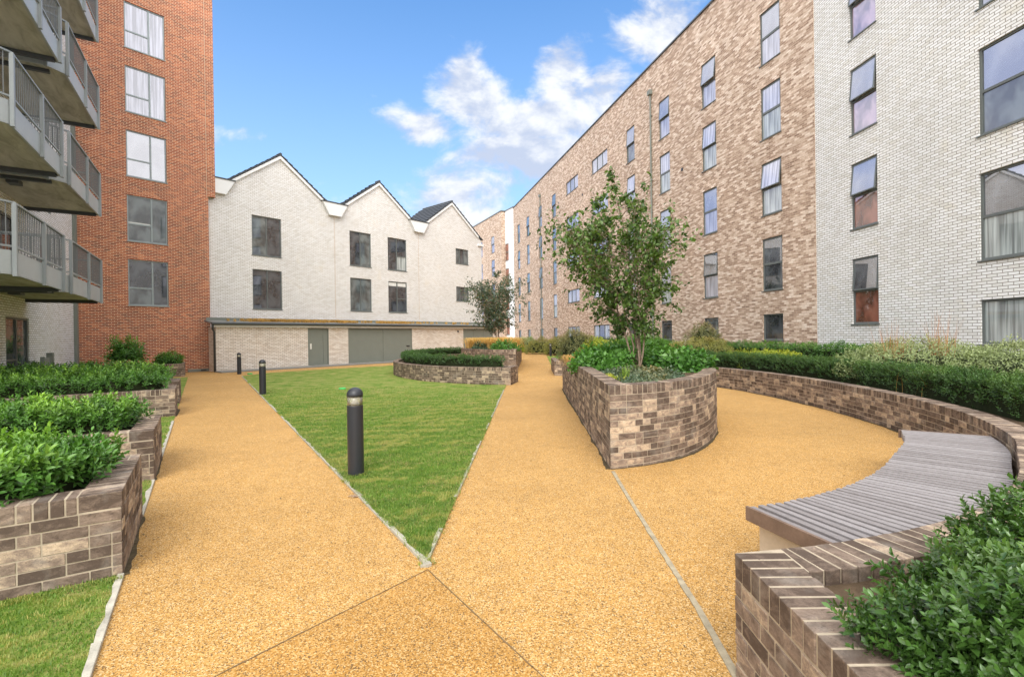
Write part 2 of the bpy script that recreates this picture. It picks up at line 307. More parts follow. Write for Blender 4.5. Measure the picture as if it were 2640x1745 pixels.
# ------------------------------------------------------------------ mesh helpers
class MB:
    """collects vertices and faces, builds one mesh object"""
    def __init__(s): s.v = []; s.f = []; s.t = []; s.mi = []
    def add(s, verts, faces, tint=0.5, mi=0):
        k = len(s.v); s.v += [tuple(p) for p in verts]
        for f in faces:
            s.f.append(tuple(i + k for i in f)); s.t.append(tint); s.mi.append(mi)
        return s
    def box(s, x0, x1, y0, y1, z0, z1, tint=0.5, mi=0):
        return s.hexa([(x0, y0), (x1, y0), (x1, y1), (x0, y1)], z0, z1, tint, mi)
    def hexa(s, q, z0, z1, tint=0.5, mi=0):
        """prism over a polygon q (counter-clockwise from above)"""
        n = len(q)
        V = [(p[0], p[1], z0) for p in q] + [(p[0], p[1], z1) for p in q]
        F = [tuple(range(n - 1, -1, -1)), tuple(range(n, 2 * n))] + [(i, (i + 1) % n, (i + 1) % n + n, i + n) for i in range(n)]
        return s.add(V, F, tint, mi)
    def beam(s, a, b, wx, wz, tint=0.5, up=(0, 0, 1)):
        a = Vector(a); b = Vector(b); d = (b - a).normalized(); u = Vector(up)
        if abs(d.dot(u)) > .98: u = Vector((0, 1, 0))
        sx = d.cross(u).normalized() * wx / 2; sz = sx.cross(d).normalized() * wz / 2
        V = [a - sx - sz, a + sx - sz, a + sx + sz, a - sx + sz, b - sx - sz, b + sx - sz, b + sx + sz, b - sx + sz]
        return s.add(V, [(3, 2, 1, 0), (4, 5, 6, 7), (0, 1, 5, 4), (1, 2, 6, 5), (2, 3, 7, 6), (3, 0, 4, 7)], tint)
    def tube(s, pts, rad, k=8, cap=True):
        pts = [Vector(p) for p in pts]; n = len(pts)
        if not hasattr(rad, '__len__'): rad = [rad] * n
        V = []; prev = None
        for i, p in enumerate(pts):
            d = (pts[min(i + 1, n - 1)] - pts[max(i - 1, 0)]).normalized()
            u = Vector((0, 0, 1)) if abs(d.z) < .9 else Vector((1, 0, 0))
            if prev is not None: u = prev
            a = d.cross(u).normalized(); b = a.cross(d).normalized(); prev = b
            for j in range(k):
                th = 2 * math.pi * j / k
                V.append(p + (a * math.cos(th) + b * math.sin(th)) * rad[i])
        F = [(i * k + j, i * k + (j + 1) % k, (i + 1) * k + (j + 1) % k, (i + 1) * k + j) for i in range(n - 1) for j in range(k)]
        if cap: F += [tuple(range(k - 1, -1, -1)), tuple(range((n - 1) * k, n * k))]
        return s.add(V, F)
    def lathe(s, prof, k=24, c=(0, 0)):
        V = []; n = len(prof)
        for r, z in prof:
            for j in range(k):
                th = 2 * math.pi * j / k; V.append((c[0] + r * math.cos(th), c[1] + r * math.sin(th), z))
        F = [(i * k + j, i * k + (j + 1) % k, (i + 1) * k + (j + 1) % k, (i + 1) * k + j) for i in range(n - 1) for j in range(k)]
        F += [tuple(range(k - 1, -1, -1)), tuple(range((n - 1) * k, n * k))]
        return s.add(V, F)
    def build(s, name, m, parent=None, smooth=False, bevel=0.0, loc=None, rot=None):
        me = bpy.data.meshes.new(name); me.from_pydata(s.v, [], s.f); me.update()
        bm = bmesh.new(); bm.from_mesh(me); bmesh.ops.recalc_face_normals(bm, faces=bm.faces); bm.to_mesh(me); bm.free()
        ms = m if isinstance(m, (list, tuple)) else [m]
        for q in ms: me.materials.append(M[q])
        if len(ms) > 1: me.polygons.foreach_set('material_index', s.mi)
        nl = len(me.loops)
        co = np.empty(len(me.vertices) * 3); me.vertices.foreach_get('co', co); co = co.reshape(-1, 3)
        li = np.empty(nl, int); me.loops.foreach_get('vertex_index', li)
        lt = np.empty(len(me.polygons), int); me.polygons.foreach_get('loop_total', lt)
        nr = np.empty(len(me.polygons) * 3); me.polygons.foreach_get('normal', nr); nr = nr.reshape(-1, 3)
        N = np.repeat(nr, lt, axis=0); P = co[li]
        h = np.hypot(N[:, 0], N[:, 1]) + 1e-9
        uu = np.where(np.abs(N[:, 2]) > .7, P[:, 0], (-N[:, 1] * P[:, 0] + N[:, 0] * P[:, 1]) / h)
        vv = np.where(np.abs(N[:, 2]) > .7, P[:, 1], P[:, 2])
        uv = me.uv_layers.new(name='UVMap'); uv.data.foreach_set('uv', np.stack([uu, vv], 1).ravel())
        ca = me.color_attributes.new('tint', 'FLOAT_COLOR', 'CORNER')
        tt = np.repeat(np.array(s.t, float), lt); ca.data.foreach_set('color', np.stack([tt, tt * 0, tt * 0, tt * 0 + 1], 1).ravel())
        if smooth: me.polygons.foreach_set('use_smooth', [True] * len(me.polygons))
        o = bpy.data.objects.new(name, me); COL.objects.link(o)
        if parent: o.parent = parent
        if loc: o.location = loc
        if rot: o.rotation_euler = rot
        if bevel:
            b = o.modifiers.new('bevel', 'BEVEL'); b.width = bevel; b.segments = 2; b.limit_method = 'ANGLE'
        return o
def tag(o, label=None, cat=None, group=None, kind=None):
    for k, v in (('label', label), ('category', cat), ('group', group), ('kind', kind)):
        if v: o[k] = v
    return o
def empty(name, loc=(0, 0, 0), rz=0.0, **kw):
    o = bpy.data.objects.new(name, None); COL.objects.link(o); o.location = loc; o.rotation_euler = (0, 0, rz)
    o.empty_display_size = 0.2; return tag(o, **kw)
def copy_tree(o, parent=None, loc=None, rz=None):
    c = o.copy(); COL.objects.link(c); c.parent = parent
    if loc is not None: c.location = loc
    if rz is not None: c.rotation_euler = (0, 0, rz)
    for ch in o.children: copy_tree(ch, c)
    return c
def sheet(name, poly, z, m, kind='structure'):
    me = bpy.data.meshes.new(name); me.from_pydata([(p[0], p[1], z) for p in poly], [], [tuple(range(len(poly)))]); me.update()
    if me.polygons[0].normal.z < 0:
        me.flip_normals()
    me.materials.append(M[m]); o = bpy.data.objects.new(name, me); COL.objects.link(o); o['kind'] = kind; return o
def spline(P, step=0.12):
    P = [np.array(p, float) for p in P]; Q = [2 * P[0] - P[1]] + P + [2 * P[-1] - P[-2]]; out = []
    for i in range(1, len(Q) - 2):
        n = max(2, int(np.linalg.norm(Q[i + 1] - Q[i]) / step))
        for k in range(n):
            u = k / n; a, b, c, d = Q[i - 1], Q[i], Q[i + 1], Q[i + 2]
            out.append(.5 * ((2 * b) + (-a + c) * u + (2 * a - 5 * b + 4 * c - d) * u * u + (-a + 3 * b - 3 * c + d) * u ** 3))
    out.append(P[-1]); return np.array(out)
class Run:
    """a plan line; outward side is on its right"""
    def __init__(s, pts):
        s.p = np.array(pts, float); d = np.diff(s.p, axis=0); s.L = np.concatenate([[0], np.cumsum(np.hypot(d[:, 0], d[:, 1]))]); s.len = s.L[-1]
        t = np.gradient(s.p, axis=0) if len(s.p) > 2 else np.array([d[0], d[0]])
        s.t = t / np.hypot(t[:, 0], t[:, 1])[:, None]
    def at(s, a, off=0.0):
        x = np.interp(a, s.L, s.p[:, 0]); y = np.interp(a, s.L, s.p[:, 1]); tx = np.interp(a, s.L, s.t[:, 0]); ty = np.interp(a, s.L, s.t[:, 1])
        n = math.hypot(tx, ty); return (x + ty / n * off, y - tx / n * off)
TH = 0.215
def brick_run(W, Cp, Mo, run, z0, courses, inner=True, ms=0.0, me_=0.0, cs=0.0, ce=0.0, ct=0.0):
    """bricks of one run into W (wall), coping bricks into Cp, mortar core into Mo"""
    top = z0 + courses * .075; L = run.len; cz = top + .1125
    k = max(2, int(L / .15) + 1); ss = np.linspace(0, L, k)
    def cl(a, d): return min(max(a, ms * d), L - me_ * d)
    outl = [run.at(cl(a, .004), -0.0002) for a in ss]; inn = [run.at(cl(a, TH), -TH + .004) for a in ss]
    for i in range(k - 1):
        q = [outl[i], outl[i + 1], inn[i + 1], inn[i]]
        Mo.hexa(q, z0 - .05, cz - .002)
    for c in range(courses):
        za = z0 + c * .075 + .005; zb = za + .065; a = (0.0 if c % 2 == 0 else -.1125) - random.choice((0, 0, .05))
        while a < L - 0.01:
            ln = .215 if random.random() < .62 else .1025
            b = min(a + ln, L); a_ = max(a, 0)
            if b - a_ > .02:
                for (o1, o2) in (((.0035, -.05),) + (((-TH - .003, -TH + .05),) if inner and c >= courses - 2 else ())):
                    j = random.uniform(-.0015, .0025)
                    p = [run.at(cl(a_, -o1), o1 + j), run.at(cl(b, -o1), o1 + j), run.at(cl(b, -o2), o2), run.at(cl(a_, -o2), o2)]
                    if o1 < o2: p = p[::-1]
                    W.hexa(p, za + random.uniform(-.001, .001), zb + random.uniform(-.001, .001), random.random())
            a += ln + .010
    a = 0.0; Lc = L - ct
    def cc(a): return min(max(a, cs * TH), L - ct - ce * TH)
    while a < Lc - .02:
        b = min(a + .065, Lc)
        j = random.uniform(-.002, .002)
        Cp.hexa([run.at(a, .004 + j), run.at(b, .004 + j), run.at(cc(b) if b < Lc - .001 else Lc - ce * TH, -TH - .004 + j), run.at(cc(a), -TH - .004 + j)], top + .005, cz + random.uniform(-.0015, .0015), random.random() * .85)
        a += .075
def brick_thing(name, runs, z0, courses, label, cat, soil=None, group=None, bevel=0.004, soil_drop=.09):
    base = runs[0].p[0]
    root = empty(name, (0, 0, 0), label=label, cat=cat, group=group)
    Wm, Cm, Mm = MB(), MB(), MB()
    for i, r in enumerate(runs):
        def mit(r0, r1):
            if np.hypot(*(r0.p[-1] - r1.p[0])) > .02: return 0.0, 0.0, 0.0
            a, b = r0.p[-1] - r0.p[-2], r1.p[1] - r1.p[0]; turn = math.atan2(a[0] * b[1] - a[1] * b[0], a @ b)
            if turn <= .05: return 0.0, 0.0, 0.0
            th = math.pi - turn; return 1 / math.tan(th / 2), 1 / math.tan(th), TH / math.sin(th) + .010
        m0, m1 = mit(runs[i - 1], r), mit(r, runs[(i + 1) % len(runs)])
        brick_run(Wm, Cm, Mm, r, z0, courses, ms=m0[0], me_=m1[0], cs=max(0.0, m0[1]), ce=m1[1], ct=m1[2])
    Wm.build('wall', 'garden_brick', root, bevel=bevel); Cm.build('coping', 'garden_brick', root, bevel=bevel); Mm.build('mortar_core', 'mortar', root)
    if soil is not None:
        z = z0 + courses * .075 + .1125 - soil_drop
        me = bpy.data.meshes.new('soil'); me.from_pydata([(p[0], p[1], z) for p in soil], [], [tuple(range(len(soil)))]); me.update()
        if me.polygons[0].normal.z < 0: me.flip_normals()
        me.materials.append(M['soil']); so = bpy.data.objects.new('soil', me); COL.objects.link(so); so.parent = root
    return root
def inset(runs, d=TH - .02):
    out = []
    for r in runs:
        for i, a in enumerate(np.linspace(d, r.len - d, max(2, int(r.len / .3)))): out.append(r.at(a, -d))
    return out

# ------------------------------------------------------------------ foliage
def nz(P, f, seed, k=5):
    g = np.random.default_rng(seed); v = np.zeros(len(P))
    for i in range(k):
        d = g.normal(size=3); d /= np.linalg.norm(d); v += np.sin(P @ d * f * (1 + .45 * i) * 2 * math.pi + g.uniform(0, 6.3)) / (1 + .35 * i)
    return v / 2.2
def leafmesh(P, D, Nn, size, tint, new, ratio=0.42, fold=0.18, extra=None):
    """pointed folded leaves: P base points, D growth direction, Nn leaf-plane normal"""
    n = len(P); D = D / (np.linalg.norm(D, axis=1)[:, None] + 1e-9)
    S = np.cross(D, Nn); S /= (np.linalg.norm(S, axis=1)[:, None] + 1e-9); U = np.cross(S, D)
    L = size[:, None]; Wd = L * ratio * .5
    v0 = P; v1 = P + D * L * .45 + S * Wd + U * L * fold * .5; v2 = P + D * L; v3 = P + D * L * .45 - S * Wd + U * L * fold * .5
    v2 = v2 - U * L * .12
    V = np.stack([v0, v1, v2, v3], 1).reshape(-1, 3)
    i = np.arange(n) * 4
    F = np.stack([i, i + 1, i + 2, i, i + 2, i + 3], 1).reshape(-1, 3)
    return V, F, np.repeat(tint, 4), np.repeat(new, 4)
def ovalmesh(P, D, Nn, size, tint, new, ratio=0.5, fold=0.18):
    n = len(P); D = D / (np.linalg.norm(D, axis=1)[:, None] + 1e-9)
    S = np.cross(D, Nn); S /= (np.linalg.norm(S, axis=1)[:, None] + 1e-9); U = np.cross(S, D); L = size[:, None]; W_ = L * ratio * .5
    e = U * L * fold * .5
    V = np.stack([P, P + D * L * .28 + S * W_ * .82 + e, P + D * L * .64 + S * W_ * .86 + e * .7, P + D * L - U * L * .14, P + D * L * .64 - S * W_ * .86 + e * .7, P + D * L * .28 - S * W_ * .82 + e, P + D * L * .5], 1).reshape(-1, 3)
    i = np.arange(n) * 7; F = np.concatenate([np.stack([i + a, i + b, i + 6], 1) for a, b in ((0, 1), (1, 2), (2, 3), (3, 4), (4, 5), (5, 0))])
    return V, F, np.repeat(tint, 7), np.repeat(new, 7)
def build_tris(name, parts, m, parent=None):
    """parts: list of (V, F, tint, new, material index)"""
    off = 0; VV = []; FF = []; TT = []; NN = []; MI = []
    for (V, F, a, b, mi) in parts:
        VV.append(V); FF.append(F + off); TT.append(a); NN.append(b); MI.append(np.full(len(F), mi)); off += len(V)
    V = np.concatenate(VV); F = np.concatenate(FF).astype(np.int32); a = np.clip(np.concatenate(TT), 0, 1); b = np.clip(np.concatenate(NN), 0, 1); mi = np.concatenate(MI)
    me = bpy.data.meshes.new(name); me.vertices.add(len(V)); me.vertices.foreach_set('co', V.astype(np.float32).ravel())
    me.loops.add(F.size); me.loops.foreach_set('vertex_index', F.ravel()); me.polygons.add(len(F))
    me.polygons.foreach_set('loop_start', np.arange(len(F), dtype=np.int32) * 3); me.polygons.foreach_set('loop_total', np.full(len(F), 3, dtype=np.int32))
    for q in (m if isinstance(m, (list, tuple)) else [m]): me.materials.append(M[q])
    me.polygons.foreach_set('material_index', mi.astype(np.int32)); me.update(calc_edges=True); me.validate()
    ca = me.color_attributes.new('tint', 'FLOAT_COLOR', 'POINT')
    ca.data.foreach_set('color', np.stack([a, b, a * 0, a * 0 + 1], 1).astype(np.float32).ravel())
    o = bpy.data.objects.new(name, me); COL.objects.link(o)
    if parent: o.parent = parent
    return o
def rose(P, N, size, g, per=5, spread=0.9, ratio=.42, upb=.35, newp=0.0, fold=.18, shoot=1.0, oval=False):
    """leafy shoots: `per` leaves spiral up a short shoot that follows each point's normal"""
    n = len(P); out = []
    N = N + np.array([0, 0, upb]); N = N / np.linalg.norm(N, axis=1)[:, None]
    A = np.cross(N, g.normal(size=(n, 3))); A /= np.linalg.norm(A, axis=1)[:, None]; Bv = np.cross(N, A)
    base_t = g.random(n); ph = g.uniform(0, 6.28, n)
    for k in range(per):
        q = (k + .5) / per; th = ph + k * 2.4 + g.uniform(-.3, .3, n); s_ = spread * (1.35 - .85 * q) * g.uniform(.7, 1.2, n)
        R = A * np.cos(th)[:, None] + Bv * np.sin(th)[:, None]; D = N * (.35 + .55 * q) + R * s_[:, None]
        Q = P + N * ((q - .65) * size * 2.0 * shoot)[:, None]
        out.append((ovalmesh if oval else leafmesh)(Q, D, N + g.normal(size=(n, 3)) * .2, size * g.uniform(.75, 1.15, n) * (1.1 - .35 * q), base_t * .35 + g.random(n) * .35 + .3 * q, newp * (.25 + .75 * q) * g.uniform(.5, 1, n), ratio, fold))
    return out
def mass(name, surf, n, lsize, m, g, per=5, newtop=.5, lump=.12, lumpf=1.6, depth=.12, ratio=.42, core='twig_fill', parent=None, seed=1, sprig=0.02, upb=.35, spread=.9, fold=.18, newbase=0.0, shoot=1.0, oval=False):
    """leafy body over a surface function surf(u,v)->(P,N); lumps follow plant-sized bumps"""
    u = g.random(n); v = g.random(n); P, N = surf(u, v)
    lp = nz(P, lumpf, seed); P = P + N * (lp * lump)[:, None] - N * (g.random(n) ** 2 * depth)[:, None] + N * (np.clip(g.normal(size=n), 0, 1.6) * sprig)[:, None]
    zr = (P[:, 2] - P[:, 2].min()) / max(1e-3, np.ptp(P[:, 2]))
    new = np.clip((zr - .45) * 2.2, 0, 1) * newtop * np.clip(.5 + nz(P, 1.2, seed + 5) * .9, 0, 1) + newbase
    size = lsize * g.uniform(.75, 1.25, n)
    Nj = N + g.normal(size=(n, 3)) * .45
    parts = [(a, b, c, d, 0) for (a, b, c, d) in rose(P, Nj, size, g, per, newp=new, ratio=ratio, upb=upb, spread=spread, fold=fold, shoot=shoot, oval=oval)]
    gu, gv = 60, 14
    uu, vv = np.meshgrid(np.linspace(0, 1, gu), np.linspace(0, 1, gv), indexing='ij')
    Pc, Nc = surf(uu.ravel(), vv.ravel()); Pc = Pc - Nc * (depth * .9 + lump * .6)
    F = []
    for i in range(gu - 1):
        for j in range(gv - 1):
            a = i * gv + j; F += [(a, a + gv, a + gv + 1), (a, a + gv + 1, a + 1)]
    for e in (0, gu - 1):
        for j in range(1, gv - 1): F.append((e * gv, e * gv + j, e * gv + j + 1))
    parts.append((Pc, np.array(F), np.full(len(Pc), .2), np.zeros(len(Pc)), 1))
    return build_tris(name, parts, [m, core], parent)
def hedge_surf(pts, w, z0, z1, endr=0.12):
    run = Run(pts)
    def f(u, v):
        a = u * run.len
        x = np.interp(a, run.L, run.p[:, 0]); y = np.interp(a, run.L, run.p[:, 1]); tx = np.interp(a, run.L, run.t[:, 0]); ty = np.interp(a, run.L, run.t[:, 1])
        nn = np.hypot(tx, ty); nx, ny = ty / nn, -tx / nn; tx, ty = tx / nn, ty / nn
        e = np.minimum(a, run.len - a); kk = np.sqrt(np.clip(1 - (1 - np.clip(e / max(endr, 1e-3), 0, 1)) ** 2, 0.05, 1))
        th = (v - .5) * math.pi * 1.0 ; c_, s_ = np.cos(th), np.sin(th)
        p_ = 0.38; cx_ = np.sign(s_) * np.abs(s_) ** p_; cz_ = np.abs(c_) ** p_
        P = np.stack([x + nx * cx_ * w * kk, y + ny * cx_ * w * kk, z0 + (z1 - z0) * cz_ * (.55 + .45 * kk)], -1)
        Nr = np.stack([nx * s_, ny * s_, c_], -1)
        ef = np.clip(1 - e / max(endr, 1e-3), 0, 1) * np.where(a < run.len / 2, -1, 1)
        Nr[:, 0] += tx * ef; Nr[:, 1] += ty * ef
        return P, Nr / np.linalg.norm(Nr, axis=1)[:, None]
    f.area = run.len * (2 * w + 2 * (z1 - z0)); return f
def dome_surf(c, rx, ry, rz):
    def f(u, v):
        th = u * 2 * math.pi; ph = np.arccos(np.clip(1 - v * 1.15, -1, 1)); s_, c_ = np.sin(ph), np.cos(ph)
        N = np.stack([s_ * np.cos(th), s_ * np.sin(th), c_], -1)
        return N * np.array([rx, ry, rz]) + np.array(c), N
    f.area = 4.5 * (rx * ry + rx * rz + ry * rz) / 1.5; return f
def tuft(name, centers, n, h, spread, m, g, wid=.006, droop=.5, parent=None, newp=.5):
    """arching grass blades from several centres"""
    parts = []; c = np.array(centers, float); idx = g.integers(0, len(c), n); P = c[idx] + np.concatenate([g.normal(size=(n, 2)) * spread * .22, np.zeros((n, 1))], 1)
    th = g.uniform(0, 2 * math.pi, n); lean = g.uniform(.1, 1, n) * spread; H = h * g.uniform(.55, 1.1, n)
    D = np.stack([np.cos(th), np.sin(th)], -1); prev = P; w_ = wid * g.uniform(.6, 1.3, n)
    S = np.stack([-D[:, 1], D[:, 0], np.zeros(n)], -1) * w_[:, None]; V = []; segs = 4
    for k in range(segs + 1):
        q = k / segs; zz = H * (q - droop * q * q * q * .9); Q = P.copy(); Q[:, :2] += D * (lean * q ** 1.6)[:, None]; Q[:, 2] += zz
        V += [Q - S * (1 - q * .9), Q + S * (1 - q * .9)]
    V = np.stack(V, 1).reshape(-1, 3); i = np.arange(n) * (2 * segs + 2); F = []
    for k in range(segs): F += [np.stack([i + 2 * k, i + 2 * k + 1, i + 2 * k + 3], 1), np.stack([i + 2 * k, i + 2 * k + 3, i + 2 * k + 2], 1)]
    parts.append((V, np.concatenate(F), np.repeat(g.random(n), 2 * segs + 2), np.repeat(g.random(n) * newp, 2 * segs + 2), 0))
    return build_tris(name, parts, m, parent)
def hedge(name, pts, w, z0, z1, dens, ls, m, label, seed, group=None, cat='hedge', endr=.12, **kw):
    g = np.random.default_rng(seed); sf = hedge_surf(pts, w, z0, z1, endr)
    o = mass(name, sf, int(sf.area * dens), ls, m, g, seed=seed, **kw); return tag(o, label, cat, group)
def bush(name, c, r, dens, ls, m, label, seed, cat='shrub', group=None, **kw):
    g = np.random.default_rng(seed); sf = dome_surf(c, *r)
    o = mass(name, sf, int(sf.area * dens), ls, m, g, seed=seed, **kw); return tag(o, label, cat, group)

# ------------------------------------------------------------------ ground
sheet('ground', [(-300, -60), (300, -60), (300, 500), (-300, 500)], -0.03, 'grey_paving')
sheet('path', [(-24, -8), (14, -8), (14, 60), (-2, 60), (-6, 42), (-18, 27), (-24, 20)], 0.0, 'resin_gravel')
UD = np.array([-.542, .840]); VD = np.array([-.840, -.542]); C1 = np.array([-2.61, 3.21])
def uvp(u, v): return tuple(C1 + UD * u + VD * v)
tipx = (-.60, 3.26)
cres_pts = spline([(-.06, 15.51), (-.9, 15.72), (-1.68, 16.11), (-3.02, 17.16), (-4.1, 18.6), (-4.95, 20.3), (-5.4, 22.2), (-5.5, 24.5), (-5.2, 27), (-4.5, 29.3), (-3.4, 31.3)], .3)
lawn_poly = [(-.20, 15.4), tipx, (-3.55, 7.96), (-7.53, 14.25), (-11.75, 20.95), (-11.6, 22.6), (-10.2, 24.4), (-6.5, 27.9), (-4.4, 30.0)] + [tuple(p) for p in cres_pts[::-1]]
sheet('lawn', lawn_poly[:9] + [(-4.0, 29), (-4.9, 26), (-5.0, 22.5), (-4.2, 19.6), (-2.4, 17.2), (-.3, 15.9)], 0.012, 'lawn')
sheet('lawn', [uvp(-4.5, 0.0), uvp(21.0, 0.0), uvp(21.0, 7), uvp(-4.5, 7)], 0.012, 'lawn')
sheet('lawn', [(1.88, 22.3), (2.7, 37.9), (3.6, 37.9), (3.4, 22.3)], 0.012, 'lawn')
# damp wedge of resin at the front and its two open joints
sheet('path', [(-.585, 3.225), (-1.50, 2.09), (-2.4, .9), (1.1, .9), (.25, 2.0)], 0.004, 'resin_gravel_damp')
def ribbon(name, pts, w, z0, z1, m, kind='structure', jit=0.0):
    mb = MB(); r = Run(pts); k = max(2, int(r.len / .1)); s_ = np.linspace(0, r.len, k)
    for i in range(k - 1):
        j = [random.uniform(-jit, jit) for _ in range(2)]
        mb.hexa([r.at(s_[i], w / 2 + j[0]), r.at(s_[i + 1], w / 2 + j[1]), r.at(s_[i + 1], -w / 2), r.at(s_[i], -w / 2)], z0, z1)
    o = mb.build(name, m); o['kind'] = kind; return o
ribbon('path_joint', [(-.585, 3.225), (-1.50, 2.09), (-2.4, .9)], .006, -.01, .0075, 'crack', jit=.0025)
ribbon('path_joint', [(-.585, 3.225), (.25, 2.0), (1.1, .9)], .005, -.01, .0075, 'crack', jit=.0025)
ribbon('path_strip', [(1.13, 5.5), (1.09, 4.64), (1.05, 3.4), (1.03, 2.72), (.985, 2.05), (.93, .9)], .036, -.02, .007, 'strip_stone', jit=.004)
def edging(p, q, wd=.06, side=1, ln=.9, hz=.022, gaps=0.0, seed=3):
    """a row of dressed edging stones, part swallowed by the turf"""
    g = random.Random(seed); mb = MB(); p = np.array(p); q = np.array(q); d = q - p; L = np.hypot(*d); d /= L; n = np.array([d[1], -d[0]]) * side; a = 0
    while a < L:
        b = min(L, a + ln * g.uniform(.5, 1.1)); w1, w2 = wd * g.uniform(.55, 1.1), wd * g.uniform(.55, 1.1); k = max(2, int((b - a) / .12)); zz = hz * g.uniform(.75, 1.1)
        inner = [p + d * (a + (b - a) * i / k) + n * (wd * (.3 + .7 * g.random()) if i not in (0, k) else w1) for i in range(k, -1, -1)]
        outer = [p + d * a, p + d * (b - .008)]
        poly = [tuple(x) for x in outer] + [tuple(x) for x in inner]
        if side < 0: pass
        if g.random() >= gaps: mb.hexa(poly if side < 0 else poly[::-1], -.03, zz)
        a = b
    o = mb.build('kerb', 'edge_stone', bevel=.004); o['kind'] = 'structure'; return o
edging(tipx, (-11.75, 20.95), .042, 1, gaps=.12, seed=5)
edging(tipx, (-.20, 15.4), .055, -1, gaps=.30, seed=8) if False else edging((-.20, 15.4), tipx, .040, 1, gaps=.35, seed=8)
edging(uvp(-4.5, -.01), uvp(0, -.01), .045, -1, gaps=.15, seed=2)
edging(uvp(1.3, -.01), uvp(2.6, -.01), .05, -1, gaps=.1, seed=4)
edging(uvp(3.9, -.01), uvp(8.1, -.01), .05, -1, gaps=.2, seed=6)

# ------------------------------------------------------------------ walls with openings
def wall(name, p0, ang, L, z0, z1, ops, m, parent, depth=.35, reveal=.11, back=8.0):
    """local frame: x along the wall (left to right from outside), y inward, z up. ops: (s0,s1,za,zb)"""
    mb = MB()
    xs = sorted({0.0, L, *[o[0] for o in ops], *[o[1] for o in ops]}); zs = sorted({z0, z1, *[o[2] for o in ops], *[o[3] for o in ops]})
    vid = {}
    def vi(x, y, z):
        k = (round(x, 4), round(y, 4), round(z, 4))
        if k not in vid: vid[k] = len(mb.v); mb.v.append((x, y, z))
        return vid[k]
    def face(*c): mb.f.append(tuple(vi(*p) for p in c)); mb.t.append(.5); mb.mi.append(0)
    for i in range(len(xs) - 1):
        for j in range(len(zs) - 1):
            a, b, c, d = xs[i], xs[i + 1], zs[j], zs[j + 1]; mx, mz = (a + b) / 2, (c + d) / 2
            if any(o[0] < mx < o[1] and o[2] < mz < o[3] for o in ops): continue
            face((a, 0, c), (b, 0, c), (b, 0, d), (a, 0, d))
    for (a, b, c, d) in ops:
        face((a, 0, c), (a, reveal, c), (a, reveal, d), (a, 0, d)); face((b, 0, c), (b, 0, d), (b, reveal, d), (b, reveal, c))
        face((a, 0, d), (a, reveal, d), (b, reveal, d), (b, 0, d)); face((a, 0, c), (b, 0, c), (b, reveal, c), (a, reveal, c))
        face((a, reveal, c), (b, reveal, c), (b, reveal, d), (a, reveal, d))
    face((0, 0, z0), (0, 0, z1), (0, back, z1), (0, back, z0)); face((L, 0, z0), (L, back, z0), (L, back, z1), (L, 0, z1))
    face((0, back, z0), (0, back, z1), (L, back, z1), (L, back, z0)); face((0, 0, z1), (L, 0, z1), (L, back, z1), (0, back, z1))
    return mb.build(name, m, parent)
def pane_mesh(x0, x1, z0, z1, y): return MB().box(x0, x1, y, y + .012, z0, z1)
def frame_rect(mb, x0, x1, z0, z1, y0, y1, t_, b=None):
    b = b or t_
    mb.box(x0, x0 + t_, y0, y1, z0, z1); mb.box(x1 - t_, x1, y0, y1, z0, z1); mb.box(x0 + t_, x1 - t_, y0 + .0015, y1, z1 - t_, z1); mb.box(x0 + t_, x1 - t_, y0 + .0015, y1, z0, z0 + b)
def sash(parent, x0, x1, z0, z1, fm, gm, tilt, y=.035):
    """top-hung opening light, hinged at its head"""
    mb = MB(); frame_rect(mb, 0, x1 - x0, z0 - z1, 0, 0, .04, .045)
    s = mb.build('sash', fm, parent, loc=(x0, y, z1), rot=(-R_(tilt), 0, 0))
    return s
